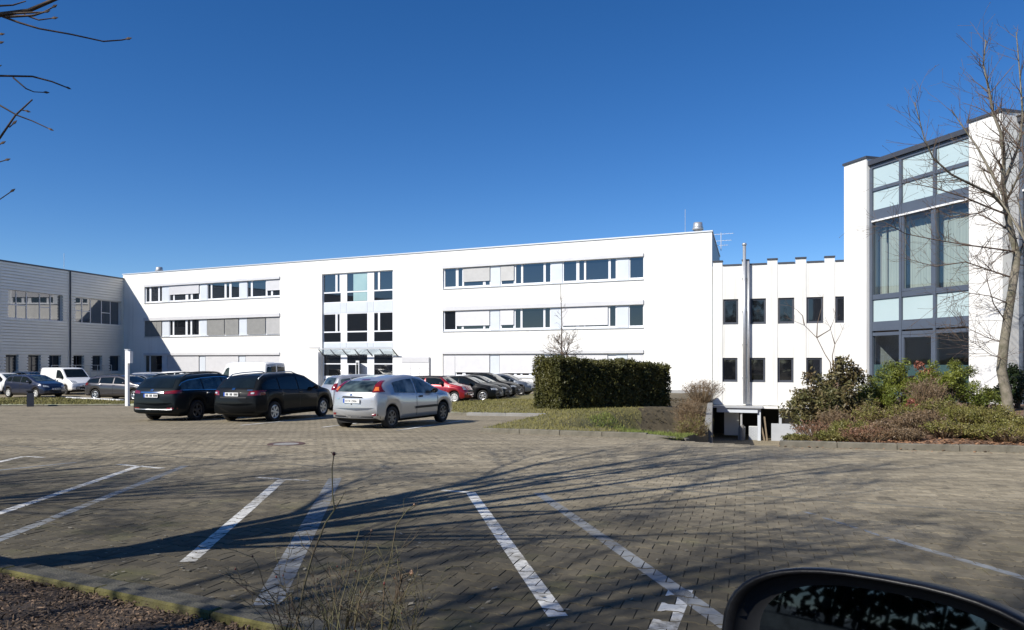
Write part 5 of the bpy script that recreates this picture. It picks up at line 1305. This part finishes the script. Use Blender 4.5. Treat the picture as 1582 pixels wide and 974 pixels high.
limb(0, 0, TY, [(1551, 318, TY), (1565, 290, TY - .4), (1582, 255, TY - .7), (1600, 225, TY - 1)], .04)
limb(0, 0, TY, [(1556, 500, TY), (1535, 470, TY - .3), (1524, 430, TY - .5), (1530, 395, TY - .6)], .022)
limb(0, 0, TY, [(1551, 530, TY), (1525, 522, TY + .2), (1490, 505, TY + .4), (1445, 500, TY + .5)], .02)
limb(0, 0, TY, [(1560, 470, TY), (1530, 458, TY - .4), (1490, 452, TY - .8), (1452, 465, TY - 1.1)], .022)
limb(0, 0, TY, [(1549, 555, TY), (1530, 548, TY - .3), (1505, 530, TY - .5), (1480, 525, TY - .7)], .016)
wood(out, big, small); tb_ = MB(); buds(out, tb_, rg, .012, .6)
big.build('trunk', M['bark_pale'], tr, True); small.v += []; cr_ = small.build('crown', M['twig'], tr, True); tag(tb_.build('bud', M['twig'], cr_), kind='stuff')
tr2 = thing('bare_tree', 'second thinner trunk at the extreme right edge behind the curved tree', 'tree', (0, 0, 0)); out = []
P0 = at(1588, 655, 18.5); grow(rg, P0, Vector((.06, .05, 1)), 6.5, .11, 3, out, 7, .07, .05, (5, 7), (28, 55), (.4, .6), .35)
big, small = MB(), MB(); wood(out, big, small); big.build('trunk', M['bark_pale'], tr2, True); small.build('crown', M['twig'], tr2, True)

# --- big tree at the left whose boughs hang into the top corner and whose shadow lies across the bays
rg = random.Random(5)
lt = thing('bare_tree', 'large leafless tree at the left whose budding boughs reach into the top corner', 'tree', (0, 0, 0)); out = []
base = Vector((-4.95, 4.45, mulch_z(-4.95, 4.45) - .1))
big, small = MB(), MB()
tp = [base, base + Vector((.03, .02, .8)), base + Vector((-.02, .06, 1.5)), base + Vector((.02, .05, 2.1))]; big.tube(tp, [.31, .26, .235, .21], 12, cap=False)
big.tube([base + Vector((0, 0, -.1)), base + Vector((.0, .0, .25))], [.36, .25], 12, cap=False)
fork = tp[-1]
for k, (dx, dy, dz, L, r) in enumerate(((-.52, .52, 1.0, 7.6, .105), (-.36, .46, 1.0, 7.8, .11), (-.20, .30, 1.0, 8.0, .12), (-.05, .12, 1.0, 7.8, .115), (.06, -.04, 1.0, 7.0, .105), (.08, -.22, 1.0, 6.6, .095), (-.14, .58, .95, 6.6, .09), (-.02, .34, 1.0, 7.2, .10))):
    grow(rg, fork - Vector((0, 0, rg.uniform(0, .7))), Vector((dx, dy, dz)), L, r * .80, 3, out, 7, .10, .05, (4, 6), (18, 42), (.40, .62), .18, .0085)
def seen(q): return q.y > .3 and CX + q.x / q.y * F > -8 and HY - (q.z - EYE) / q.y * F < 990
out = [o for o in out if not any(seen(q) for q in o[1])]
for pts, r in (
    ([(-330, 240, 4.5), (-160, 110, 4.2), (-40, 45, 4.05), (0, 22, 4.0), (45, 16, 3.98), (92, -4, 3.95)], .026), ([(0, 22, 4.0), (38, 20, 3.95), (68, 19, 3.94), (84, 10, 3.92)], .009), ([(10, 26, 4.0), (52, 24, 3.9), (72, 18, 3.9)], .010), ([(38, 23, 3.97), (60, 31, 3.95), (84, 28, 3.95)], .007),
    ([(0, 24, 4.02), (30, 35, 3.98), (60, 44, 3.95), (110, 53, 3.92), (160, 64, 3.9), (188, 62, 3.88), (198, 60, 3.88)], .0085),
    ([(-200, 150, 4.4), (-80, 125, 4.3), (0, 117, 4.2), (50, 118, 4.2), (80, 126, 4.2), (105, 136, 4.2)], .011), ([(20, 120, 4.2), (40, 137, 4.2), (52, 142, 4.2), (71, 143, 4.2)], .006),
    ([(-220, 70, 4.1), (-60, 130, 4.1), (0, 163, 4.1), (26, 178, 4.1), (50, 187, 4.1), (78, 200, 4.1)], .008), ([(-140, 330, 4.3), (-40, 255, 4.2), (0, 213, 4.15), (24, 178, 4.1), (50, 154, 4.1)], .011), ([(34, 170, 4.1), (42, 172, 4.1)], .005), ([(14, 197, 4.15), (22, 190, 4.15)], .005),
    ([(-120, 340, 4.2), (-30, 325, 4.2), (0, 308, 4.2), (19, 295, 4.2)], .006), ([(-80, 270, 4.2), (0, 250, 4.2), (11, 247, 4.2)], .006), ([(-60, 240, 4.2), (0, 223, 4.2), (4, 221, 4.2)], .006), ([(-60, 120, 4.2), (-10, 106, 4.2), (2, 101, 4.2)], .009), ([(-60, 90, 4.2), (-8, 68, 4.2), (1, 66, 4.2)], .007), ([(-60, 60, 4.2), (-8, 54, 4.2), (2, 53, 4.2)], .007), ([(-20, 10, 4.0), (20, 8, 4.0), (40, 2, 4.0)], .008)):
    P = [at(*p) for p in pts]; out.append((0, P, [max(.003, .82 * lerp(r, r * .45, i / (len(P) - 1))) for i in range(len(P))]))
for c0, c1 in ((fork, at(-330, 240, 4.5)), (base + Vector((0, 0, 2.2)), at(-200, 150, 4.4)), (fork, at(-220, 70, 4.1)), (base + Vector((0, 0, 2.0)), at(-140, 330, 4.3))): out.append((1, [c0, c0.lerp(c1, .5) + Vector((0, 0, .15)), c1], [.05, .036, .022]))
wood(out, big, small, 8); tb_ = MB(); buds(out, tb_, rg, .012, .9)
big.build('trunk', M['bark'], lt, True); cr_ = small.build('crown', M['twig'], lt, True); tag(tb_.build('bud', M['twig'], cr_), kind='stuff')

# --- trees that stand behind the photographer; their twigs dapple the near bays and show in the mirror
for k, (x, y, h, r, n_, lab) in enumerate(((-7.2, -1.2, 7.2, .17, 5, 'leafless tree at the left of the camera throwing twig shadow on the bays'), (-4.2, -3.6, 6.6, .15, 7, 'leafless tree just behind the camera, reflected in the door mirror'), (-12.2, 4.2, 7.8, .18, 6, 'leafless tree at far left beyond the bed'))):
    rg = random.Random(60 + n_); out = []; t = thing('bare_tree', lab, 'tree', (0, 0, 0)); b = Vector((x, y, gz(x, y) - .1)); f = b + Vector((.1, 0, 2.4)); big, small = MB(), MB(); big.tube([b, b + Vector((0, .05, 1.2)), f], [r * 1.3, r, r * .85], 9, cap=False)
    for q in range(6):
        a = 6.28 * q / 6 + rg.random(); grow(rg, f - Vector((0, 0, rg.random() * .6)), Vector((.42 * math.cos(a), .42 * math.sin(a), 1)), h * rg.uniform(.65, .9), r * .5, 3, out, 6, .10, .05, (5, 7), (24, 50), (.38, .6), .22, .0075)
    wood(out, big, small, 7); big.build('trunk', M['bark'], t, True); small.build('crown', M['twig'], t, True)
rg = random.Random(77); mb = MB()
for k in range(5200):
    x = rg.uniform(-80, 70); cl_ = math.sin(x * .21) * 1.8 + math.sin(x * .53) * 1.2; z = rg.random() ** .8 * (9.5 + cl_); o = Vector((x, -40 - rg.uniform(0, 7), z + .1)); leaf_quads(mb, rg, o, 1, .8, 1.5, 1.0, .2)
for k in range(60): x = rg.uniform(-80, 70); mb.tube([(x, -41, 0), (x + .3, -41.5, 5)], [.2, .12], 5)
tag(mb.build('wood_edge', M['dark_ever']), 'dark wood edge far behind the photographer, seen only in reflections', 'wood', kind='stuff')

# --- clipped hedge
HD = (HB - HA).normalized(); HN = Vector((-HD.y, HD.x)); HW = 1.5; HLn = (HB - HA).length
hg = thing('hedge', 'dark green clipped hedge on the lawn beside the garage ramp', 'hedge', (0, 0, 0)); rg = random.Random(31)
def hpt(u, w, z): p = HA + HD * u + HN * w; return Vector((p.x, p.y, z))
def htop(u): return lerp(1.36, 1.14, u / HLn) + .06 * math.sin(u * 1.9) + .045 * math.sin(u * 4.7 + 1) + .03 * math.sin(u * 9.1)
def hbot(u): p = HA + HD * u; return max(isle_z(p.x, p.y), gz(p.x, p.y) - .45)
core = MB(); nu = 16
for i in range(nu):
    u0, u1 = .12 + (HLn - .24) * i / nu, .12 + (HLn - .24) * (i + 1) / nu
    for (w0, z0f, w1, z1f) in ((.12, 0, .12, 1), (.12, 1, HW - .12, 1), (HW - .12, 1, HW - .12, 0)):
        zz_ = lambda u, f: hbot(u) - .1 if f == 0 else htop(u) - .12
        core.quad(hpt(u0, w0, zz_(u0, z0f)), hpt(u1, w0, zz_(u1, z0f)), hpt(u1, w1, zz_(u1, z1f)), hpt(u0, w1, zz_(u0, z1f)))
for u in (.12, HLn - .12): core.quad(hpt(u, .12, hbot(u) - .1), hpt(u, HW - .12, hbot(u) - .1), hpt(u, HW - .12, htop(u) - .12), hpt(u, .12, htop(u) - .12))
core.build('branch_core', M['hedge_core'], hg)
lf = MB()
def hleaf(u, w, z, nn):
    c = hpt(u, w, z) + Vector((nn.x, nn.y, nn.z)) * (rg.gauss(0, .045) + .05 * math.sin(u * 7 + z * 5) * math.sin(z * 9 + w * 6)); leaf_quads(lf, rg, c, 6, .07, .085, .04, .25)
nF = Vector((-HN.x, -HN.y, 0)); nL = Vector((-HD.x, -HD.y, 0)); nR = -nL; nB = -nF; nT = Vector((0, 0, 1))
for k in range(4200): u = rg.uniform(0, HLn); hleaf(u, .06, lerp(hbot(u), htop(u), rg.random()), nF)
for k in range(1500): w = rg.uniform(0, HW); hleaf(.05, w, lerp(hbot(0), htop(0), rg.random()), nL)
for k in range(900): w = rg.uniform(0, HW); hleaf(HLn - .05, w, lerp(hbot(HLn), htop(HLn), rg.random()), nR)
for k in range(2600): u = rg.uniform(0, HLn); hleaf(u, rg.uniform(0, HW), htop(u), nT)
for k in range(1500): u = rg.uniform(0, HLn); hleaf(u, HW - .06, lerp(hbot(u), htop(u), rg.random()), nB)
for k in range(420):
    u, q = rg.uniform(0, HLn), rg.random()
    if q < .6: c = hpt(u, rg.uniform(.05, HW - .05), htop(u) + rg.uniform(.05, .15))
    elif q < .85: c = hpt(u, -rg.uniform(.02, .10), lerp(hbot(u), htop(u), rg.random()))
    else: c = hpt(-rg.uniform(.02, .10), rg.uniform(0, HW), lerp(hbot(0), htop(0), rg.random()))
    leaf_quads(lf, rg, c, 7, .06, .075, .035, .25)
tag(lf.build('foliage', M['hedge'], hg), kind='stuff')

# --- shrubs
def shrub(name, label, cat, base, w, h, m, n, lx, ly, seed, group=None, stems=9, stem_m='twig', clumps=26, flat=.5, hollow=.55, extra=None, lo=.15, dpt=None):
    rg = random.Random(seed); t = thing(name, label, cat, tuple(base), 0, group); sm, lm = MB(), MB(); dpt = dpt or w
    cl = []
    for k in range(clumps):
        v = rvec(rg); v.z = abs(v.z) * .9 - .05; rr = rg.uniform(hollow, 1.0)
        cl.append(Vector((v.x * w / 2 * rr, v.y * dpt / 2 * rr, h * (lo + (1 - lo) * max(0, v.z * rr + rg.uniform(0, .12))))))
    for c in cl[:stems * 2]:
        mid = Vector((c.x * .45 + rg.uniform(-.05, .05), c.y * .45, c.z * .5)); sm.tube([Vector((c.x * .12, c.y * .12, -.08)), mid, c], [.018, .012, .005], 4, cap=False)
    for c in cl: leaf_quads(lm, rg, c, n // clumps, .20 * w * flat + .08, lx, ly, .35)
    sm.build('stem', M[stem_m], t); tag(lm.build('foliage', M[m], t), kind='stuff')
    if extra: extra(t, rg, cl)
    return t
def twiggy(name, label, cat, base, w, h, m, n, seed, group=None, leaf=None, base_k=.3):
    rg = random.Random(seed); t = thing(name, label, cat, tuple(base), 0, group); mb = MB(); tips = []
    for k in range(n):
        a = rg.uniform(0, 6.28); rr = math.sqrt(rg.random()); tx, ty = w / 2 * rr * math.cos(a), w / 2 * rr * math.sin(a); hh = h * (1 - .35 * rr * rr) * (rg.uniform(.6, 1.05) if base_k < .5 else rg.uniform(.25, 1.1))
        p0 = Vector((tx * base_k, ty * base_k, -.05)); p1 = Vector((tx * .75 + rg.gauss(0, .03), ty * .75, hh * .55)); sg = .05 if base_k < .5 else .13; p2 = Vector((tx + rg.gauss(0, sg), ty + rg.gauss(0, sg), hh)); mb.tube([p0, p1, p2], [.009, .006, .0035], 3, cap=False)
        for q in range(3):
            f = rg.uniform(.45, 1); b = p1.lerp(p2, f); e = b + Vector((rg.gauss(0, .09), rg.gauss(0, .09), rg.uniform(.02, .16))) * (h / .9); mb.tube([b, e], [.0045, .003], 3, cap=False); tips.append(e)
    mb.build('stem', M[m], t)
    if leaf:
        lm = MB()
        for e in tips: leaf_quads(lm, rg, e, leaf[1], .05, leaf[2], leaf[2] * .5, .2)
        tag(lm.build('foliage', M[leaf[0]], t), kind='stuff')
    return t
def bed(px, y, dz=0): x = (px - CX) / F * y; return (x, y, bed_z(x, y) + dz)
def rh_extra(t, rg, cl): pass
b0 = bed(1272, 21.8)
shrub('broadleaf_shrub', 'tall open broad leaved evergreen shrub overhanging the garage ramp', 'shrub', (b0[0] + .12, b0[1], -.62), 2.35, 2.30, 'rhodo', 10500, .12, .05, 41, None, 16, 'bark', 95, .36, .30, None, .12)
rg = random.Random(44); out = []; tt = thing('bare_sapling', 'leafless sapling rising out of the broad leaved evergreen shrub', 'tree', (0, 0, 0)); s0 = at(1285, 600, 22.6); 
for pts in ([(1290, 650), (1283, 560), (1275, 548), (1262, 522), (1243, 503), (1236, 500)], [(1262, 522), (1263, 500), (1268, 480)], [(1262, 522), (1282, 510), (1287, 498)], [(1288, 580), (1286, 550), (1290, 532), (1297, 520)], [(1290, 532), (1284, 512)], [(1243, 503), (1240, 488), (1232, 480)]):
    P = [at(a, b, 22.6) for a, b in pts]; out.append((1, P, [lerp(.020, .007, i / (len(P) - 1)) for i in range(len(P))]))
    grow(rg, P[-1], (P[-1] - P[-2]), .45, .007, 1, out, 4, .2, .02, (3, 5), (25, 55), (.4, .7), .2, .004)
big, small = MB(), MB(); wood(out, big, small); small.build('crown', M['twig'], tt, True)
def pine(label, px, y, w, h, seed, n=5200):
    def ex(t, rg, cl): pass
    b = bed(px, y); shrub('dwarf_conifer', label, 'shrub', b, w, h, 'pine', n, .085, .022, seed, 'green dwarf conifers under the glass front', 10, 'bark', 46, .30, .45, None, .10)
pine('bushy bright green conifer left of the reddish shrub', 1385, 22.2, 2.1, 1.55, 51, 12000)
pine('rounded green conifer right of the reddish shrub under the glass front', 1465, 21.2, 1.7, 1.58, 52, 11000)
pine('low green conifer between the broad leaved shrub and the glass front', 1345, 22.4, 1.4, 1.25, 53, 6000)
pine('small blue green juniper at the foot of the white pillar', 1522, 21.2, .8, .75, 54, 2200)
b0 = bed(1424, 22.4); shrub('red_shrub', 'reddish leaved shrub between two green conifers', 'shrub', b0, 1.1, 1.60, 'redleaf', 2300, .07, .05, 55, None, 8, 'twig', 24, .35, .6)
b0 = bed(1410, 19.0); shrub('red_shrub', 'small reddish shrub low down beside the dry twiggy bush', 'shrub', b0, .45, .5, 'redleaf', 420, .05, .035, 56, None, 5, 'twig', 10, .35, .6)
b0 = bed(1572, 21.8); shrub('dark_evergreen_shrub', 'dark rounded evergreen at the right edge behind the tree trunk', 'shrub', b0, 1.3, 1.25, 'dark_ever', 5200, .08, .045, 57, None, 8, 'bark', 40, .35, .6)
twiggy('dry_bush', 'pale brown twiggy bush in front of the red shrub', 'shrub', bed(1432, 19.2), .85, .92, 'heath_brown', 170, 58, None, ('heath_brown', 3, .035))
GH = 'low heathers along the bed kerb'
for k, (px, y, w, h, m, lm, lab) in enumerate(((1232, 15.9, .7, .20, 'heath_brown', 'heath', 'low reddish heather at the left tip of the bed'), (1262, 17.2, 1.1, .50, 'heath_brown', 'heath_red', 'rusty brown heather second from the left tip of the bed'), (1292, 19.2, 1.2, .70, 'heath_brown', 'heath_brown', 'taller brown bush below the broad leaved shrub'), (1318, 16.6, 1.2, .44, 'heath', 'heath', 'yellow green heather below the conifer'),
        (1372, 16.3, 1.2, .55, 'heath_brown', 'heath_brown', 'grey brown heather in the middle of the bed'), (1425, 15.9, 1.1, .62, 'heath_brown', 'heath_brown', 'upright brown heather before the twiggy bush'), (1452, 17.2, 1.2, .58, 'heath_brown', 'heath', 'mixed brown and green heather before the right conifer'),
        (1492, 16.6, 1.25, .60, 'heath', 'heath', 'bright green heather before the white pillar'), (1535, 16.0, 1.2, .55, 'heath', 'heath', 'green heather before the curved trunk'), (1572, 15.4, 1.3, .58, 'heath', 'heath', 'green heather at the right edge of the bed'), (1345, 18.4, 1.1, .5, 'heath_brown', 'heath', 'olive heather behind the yellow green one'), (1400, 17.6, 1.0, .5, 'heath_brown', 'heath', 'olive brown heather left of the twiggy bush'),
        (1290, 15.9, 1.0, .34, 'heath', 'heath', 'small yellow green heather at the kerb left of the middle of the bed'), (1340, 15.5, 1.1, .36, 'heath_brown', 'heath_red', 'rusty heather at the kerb below the left conifer'), (1398, 15.2, 1.1, .40, 'heath_brown', 'heath_brown', 'dull brown heather at the kerb before the grey brown one'), (1460, 15.2, 1.1, .40, 'heath_brown', 'heath', 'olive heather at the kerb before the right conifer'),
        (1505, 15.0, 1.1, .42, 'heath', 'heath', 'green heather at the kerb below the white pillar'), (1555, 14.6, 1.1, .42, 'heath_brown', 'heath', 'brown green heather at the kerb below the curved trunk'))):
    twiggy('heather', lab, 'shrub', bed(px, y), w * (.80, .95, .72, .88)[k % 4], h * (.70 if y < 17 else .95) * (1.12, .86, 1.0, 1.22, .8)[k % 5], m, 130, 100 + k, GH, (lm, 6 if lm == 'heath' else 4, .042))
def isle(px, y): x = (px - CX) / F * y; return (x, y, isle_z(x, y))
twiggy('dry_bush', 'upper tan twiggy bush on the bank above the retaining wall', 'shrub', isle(1068, 31.5), 1.25, 1.25, 'heath_brown', 300, 71, None, ('heath_brown', 3, .04), .75)
twiggy('dry_bush', 'lower straw coloured bush on the bank next to the ramp mouth', 'shrub', isle(1070, 25.5), .95, .8, 'heath_brown', 240, 72, None, ('heath', 4, .04), .75)
twiggy('dry_bush', 'tan bush at the head of the bank against the plinth of the office building', 'shrub', isle(1085, 40.0), 2.2, 1.2, 'heath_brown', 260, 73, None, ('heath_brown', 2, .05))
# small round headed tree behind the hedge and a tall whip beside it
rg = random.Random(81); ot = thing('bare_tree', 'small round headed leafless tree just behind the hedge', 'tree', (0, 0, 0)); out = []; b = at(873, 625, 35.0); cn_ = at(873, 548, 35.0)
for dx in (-.14, .12):
    f = cn_ + Vector((dx * .6, 0, 0)); out.append((3, [Vector((b.x + dx, b.y, -.8)), Vector((b.x + dx, b.y, -.1)), f], [.05, .045, .04]))
    for k in range(9): grow(rg, f, rvec(rg) * .8 + Vector((0, 0, .55)), 1.0, .018, 2, out, 4, .22, .03, (4, 6), (25, 60), (.35, .6), .2, .006)
big, small = MB(), MB(); wood(out, big, small); big.build('trunk', M['bark'], ot, True); small.build('crown', M['twig'], ot, True)
wt = thing('bare_tree', 'thin leafless whip of a tree standing against the office facade above the hedge', 'tree', (0, 0, 0)); out = []
P = [at(868, 628, 41), at(867, 560, 41), at(868, 500, 41), at(866, 440, 41)]; out.append((2, P, [.05, .04, .028, .012]))
for k in range(22): t = rg.random(); p = P[1].lerp(P[3], t); a = rg.uniform(0, 6.28); grow(rg, p, Vector((math.cos(a), math.sin(a), .6)), .9 * (1.1 - t), .010, 1, out, 4, .2, .05, (2, 4), (25, 55), (.4, .6), .2, .005)
big, small = MB(), MB(); wood(out, big, small); big.build('trunk', M['bark'], wt, True); small.build('crown', M['twig'], wt, True)

# --- rose canes in the near bed
M['rose_hip'] = mat('rose_hip', (0.20, .035, .02), .4, (.05, .02, .015), 30)
rg = random.Random(91); rb_ = thing('rose_bush', 'thorny bare rose canes in the near bed, one very tall with a dried hip', 'shrub', (0, 0, 0)); cn = MB(); hp = MB(); dr = MB()
def cane(pts, r, y, twigs=2):
    P = [at(a, b, y + dy) for a, b, dy in pts]; cn.tube(P, [lerp(r, r * .45, i / (len(P) - 1)) for i in range(len(P))], 5)
    for k in range(twigs):
        i = rg.randrange(len(P) - 1); b = P[i].lerp(P[i + 1], rg.random()); d = (P[i + 1] - P[i]).normalized(); ax = d.orthogonal(); ax.rotate(Matrix.Rotation(rg.uniform(0, 6.28), 3, d)); nd = d.copy(); nd.rotate(Matrix.Rotation(R(rg.uniform(25, 60)), 3, ax)); o_ = []
        grow(rg, b, nd, rg.uniform(.06, .22), r * .45, 1, o_, 4, .22, .04, (1, 3), (25, 55), (.4, .7), .2, .0012)
        for dpt_, q, rd in o_: cn.tube(q, rd, 4)
    for k in range(7):
        i = rg.randrange(len(P) - 1); b = P[i].lerp(P[i + 1], rg.random()); v = rvec(rg); cn.tube([b, b + v * .007], [.0018, .0003], 3)
    return P[-1]
def hip(p, m=None, s=.007):
    (m if m is not None else MB()).lathe([(0, -s), (s * .7, -s * .6), (s, 0), (s * .6, s * .8), (s * .3, s * 1.3), (0, s * 1.3)], 'z', tuple(p), 8) if m is not None else MB().lathe([(0, -s), (s * .7, -s * .6), (s, 0), (s * .6, s * .8), (s * .3, s * 1.3), (0, s * 1.3)], 'z', tuple(p), 8).build('rose_hip', M['rose_hip'], rb_, True)
t0 = cane([(455, 985, -.1), (470, 905, 0), (484, 855, .02), (503, 808, .03), (517, 788, .03), (514, 765, .04), (513, 725, .04), (516, 702, .04)], .0052, 3.3, 0); hip(t0, None, .008)
for k in range(7): v = rvec(rg); v.z = abs(v.z); dr.tube([t0, t0 + v * .016], [.002, .0006], 3)
cane([(515, 790, .03), (527, 772, .03), (534, 758, .03)], .0026, 3.3, 0)
hip(cane([(590, 975, -.1), (594, 900, 0), (606, 850, .02), (612, 812, .03), (628, 790, .04), (640, 780, .05)], .004, 3.3, 4), dr, .005)
cane([(470, 985, -.1), (452, 935, 0), (450, 918, 0), (430, 935, .05), (405, 925, .08), (372, 905, .1), (352, 888, .12)], .0042, 3.3, 4)
cane([(520, 985, -.1), (526, 935, 0), (540, 885, 0), (548, 845, 0), (556, 818, 0)], .0036, 3.3, 4); cane([(545, 985, 0), (555, 930, 0), (575, 888, .0), (590, 872, .0), (620, 868, 0)], .004, 3.2, 3)
hip(cane([(530, 985, 0), (545, 915, .02), (560, 870, .02), (569, 838, .02), (574, 820, .02)], .003, 3.35, 2), dr, .006); hip(cane([(440, 985, .0), (425, 930, .0), (408, 905, 0), (398, 872, 0), (390, 860, 0)], .0028, 3.3, 3), None, .005)
cane([(600, 985, 0), (610, 930, 0), (618, 905, 0), (622, 888, 0), (634, 886, 0)], .0075, 3.15, 3); hip(at(636, 886, 3.15), dr, .011)
for k in range(42):
    x0 = rg.uniform(430, 640); x1 = x0 + rg.uniform(-75, 75); top = rg.uniform(862, 950)
    e = cane([(x0, 990, rg.uniform(-.2, .2)), (lerp(x0, x1, .4) + rg.uniform(-8, 8), lerp(990, top, .5), 0), (x1, top, rg.uniform(-.15, .15))], rg.uniform(.0018, .0034), rg.uniform(3.1, 3.5), 4)
    if rg.random() < .45: hip(e, None, rg.uniform(.003, .0055))
st = cn.build('cane', M['rose_cane'] if 'rose_cane' in M else mat('rose_cane', (0.13, 0.125, 0.055), .7, (0.085, 0.05, 0.035), 6), rb_, True); dr.build('dried_sepal', M['dry'], rb_)

# --- grass, bark mulch, litter
def blades(name, parent, poly, bounds, zf, n, h, w, m, seed, keep=None, greenside=None):
    rg = random.Random(seed); mb = MB(); x0, x1, y0, y1 = bounds; k = 0
    while k < n:
        x, y = rg.uniform(x0, x1), y0 + (y1 - y0) * rg.random() ** 1.5
        k += 1
        if not inside((x, y), poly) or (keep and not keep(x, y)): continue
        z = zf(x, y); hh = h * rg.uniform(.4, 1.2); a = rg.uniform(0, 6.28); ww = w * rg.uniform(.7, 1.3) * (y / 20); ex, ey = rg.gauss(0, hh * .5), rg.gauss(0, hh * .5)
        mb.add([(x - ww * math.cos(a), y - ww * math.sin(a), z - .01), (x + ww * math.cos(a), y + ww * math.sin(a), z - .01), (x + ex, y + ey, z + hh)], [(0, 1, 2)])
    return tag(mb.build(name, m), 'short dry winter grass of the lawn', 'grass', kind='stuff')
blades('grass', None, ISLE, (-5.5, 8.5, 16.5, 44), isle_z, 52000, .065, .010, M['grass'], 201, lambda x, y: left_dist(x, y) > (1.3 if y < 20.5 else 2.8))
o = blades('grass', None, ISLE, (2.5, 8, 16.4, 30), isle_z, 26000, .085, .009, M['grass_green'], 202, lambda x, y: left_dist(x, y) < 1.9 and y < 20.8 or 2.5 < left_dist(x, y) < 3.7 and y < 29); o['label'] = 'fresh green grass on the bank beside the ramp'
o = blades('grass', None, STRIP, (-40, -17.6, 36, 48), strip_z, 20000, .09, .010, M['grass'], 203); o['label'] = 'rough grass on the verge before the parked cars at left'
rg = random.Random(310); mb = MB()
for k in range(9000):
    x, y = rg.uniform(2.5, 11), rg.uniform(20.5, 44); d = left_dist(x, y)
    if not inside((x, y), ISLE) or d > 2.9 or segdist((x, y), HA, HB) < .5: continue
    leaf_quads(mb, rg, Vector((x, y, isle_z(x, y) + .03)), 1, .05, .11, .045, .8)
tag(mb.build('ground_cover', leaf_mat('bank_cover', (.055, .050, .022), (.11, .075, .04))), 'dark creeping ground cover on the bank between hedge and ramp wall', 'ground cover', kind='stuff')
rg = random.Random(301); mb = MB(); k = 0
while k < 17000:
    u = rg.uniform(-2.2, 4.4); d = rg.random() ** 1.3 * 2.0; p = K0 + KD * u + Vector((KD.y, -KD.x)) * (d + .05)
    k += 1
    if not inside(p, MULCH): continue
    z = mulch_z(p.x, p.y) + rg.uniform(-.004, .020); l, w, t = rg.uniform(.008, .038) * rg.choice((1, 1, 1.5)), rg.uniform(.005, .016), rg.uniform(.002, .008)
    Mx = Matrix.Translation((p.x, p.y, z)) @ Matrix.Rotation(rg.uniform(0, 6.28), 4, 'Z') @ Matrix.Rotation(rg.gauss(0, .45), 4, 'Y') @ Matrix.Rotation(rg.gauss(0, .45), 4, 'X')
    q = [Mx @ Vector(v) for v in ((-l/2, -w/2, 0), (l/2, -w/3, 0), (l/2.4, w/2, 0), (-l/2.2, w/2.4, 0), (0, 0, t))]; mb.add(q, [(0, 1, 4), (1, 2, 4), (2, 3, 4), (3, 0, 4)])
for k in range(240):
    u = rg.uniform(-2.2, 4.2); d = rg.random() * 1.8; p = K0 + KD * u + Vector((KD.y, -KD.x)) * (d + .05)
    if not inside(p, MULCH): continue
    a = rg.uniform(0, 6.28); l = rg.uniform(.05, .22); z = mulch_z(p.x, p.y) + .018; mb.tube([(p.x, p.y, z), (p.x + l * .5 * math.cos(a) , p.y + l * .5 * math.sin(a), z + rg.uniform(0, .02)), (p.x + l * math.cos(a + .2), p.y + l * math.sin(a + .2), z)], rg.uniform(.0015, .004), 4)
tag(mb.build('bark_mulch', M['chip']), 'dark bark chips and twigs on the near bed', 'mulch', kind='stuff')
mb = MB()
for k in range(280):
    if k < 180: p = K0 + KD * rg.uniform(-2, 4) + Vector((-KD.y, KD.x)) * abs(rg.gauss(0, .9)); y = p.y; x = p.x
    else: y = rg.uniform(4, 14); x = rg.uniform(-.66, .66) * y
    if inside((x, y), MULCH): continue
    leaf_quads(mb, rg, Vector((x, y, gz(x, y) + .012)), 1, .001, rg.uniform(.02, .06), rg.uniform(.012, .03), 6)
tag(mb.build('leaf_litter', M['pale_leaf']), 'scattered pale leaf flecks on the paving', 'leaves', kind='stuff')
mb = MB()
for k in range(1500):
    t = rg.random(); a, b = Vector(BED[0]), Vector(BED[6]); p = a + (b - a) * (t * 1.35) + Vector((.3, .95)) * abs(rg.gauss(.3, .8)); x, y = p.x, p.y
    if not inside(p, BED): continue
    leaf_quads(mb, rg, Vector((x, y, bed_z(x, y) + .03)), 1, .02, .07, .045, 2)
for k in range(120):
    t = rg.random(); a, b = Vector(BED[0]), Vector(BED[6]); p = a + (b - a) * (t * 1.3) - Vector((.2, .7)) * abs(rg.gauss(0, .3)); leaf_quads(mb, rg, Vector((p.x, p.y, gz(p.x, p.y) + .02)), 1, .01, .06, .04, 4)
tag(mb.build('leaf_litter', M['dry']), 'rust coloured dead leaves along the planting bed', 'leaves', kind='stuff')
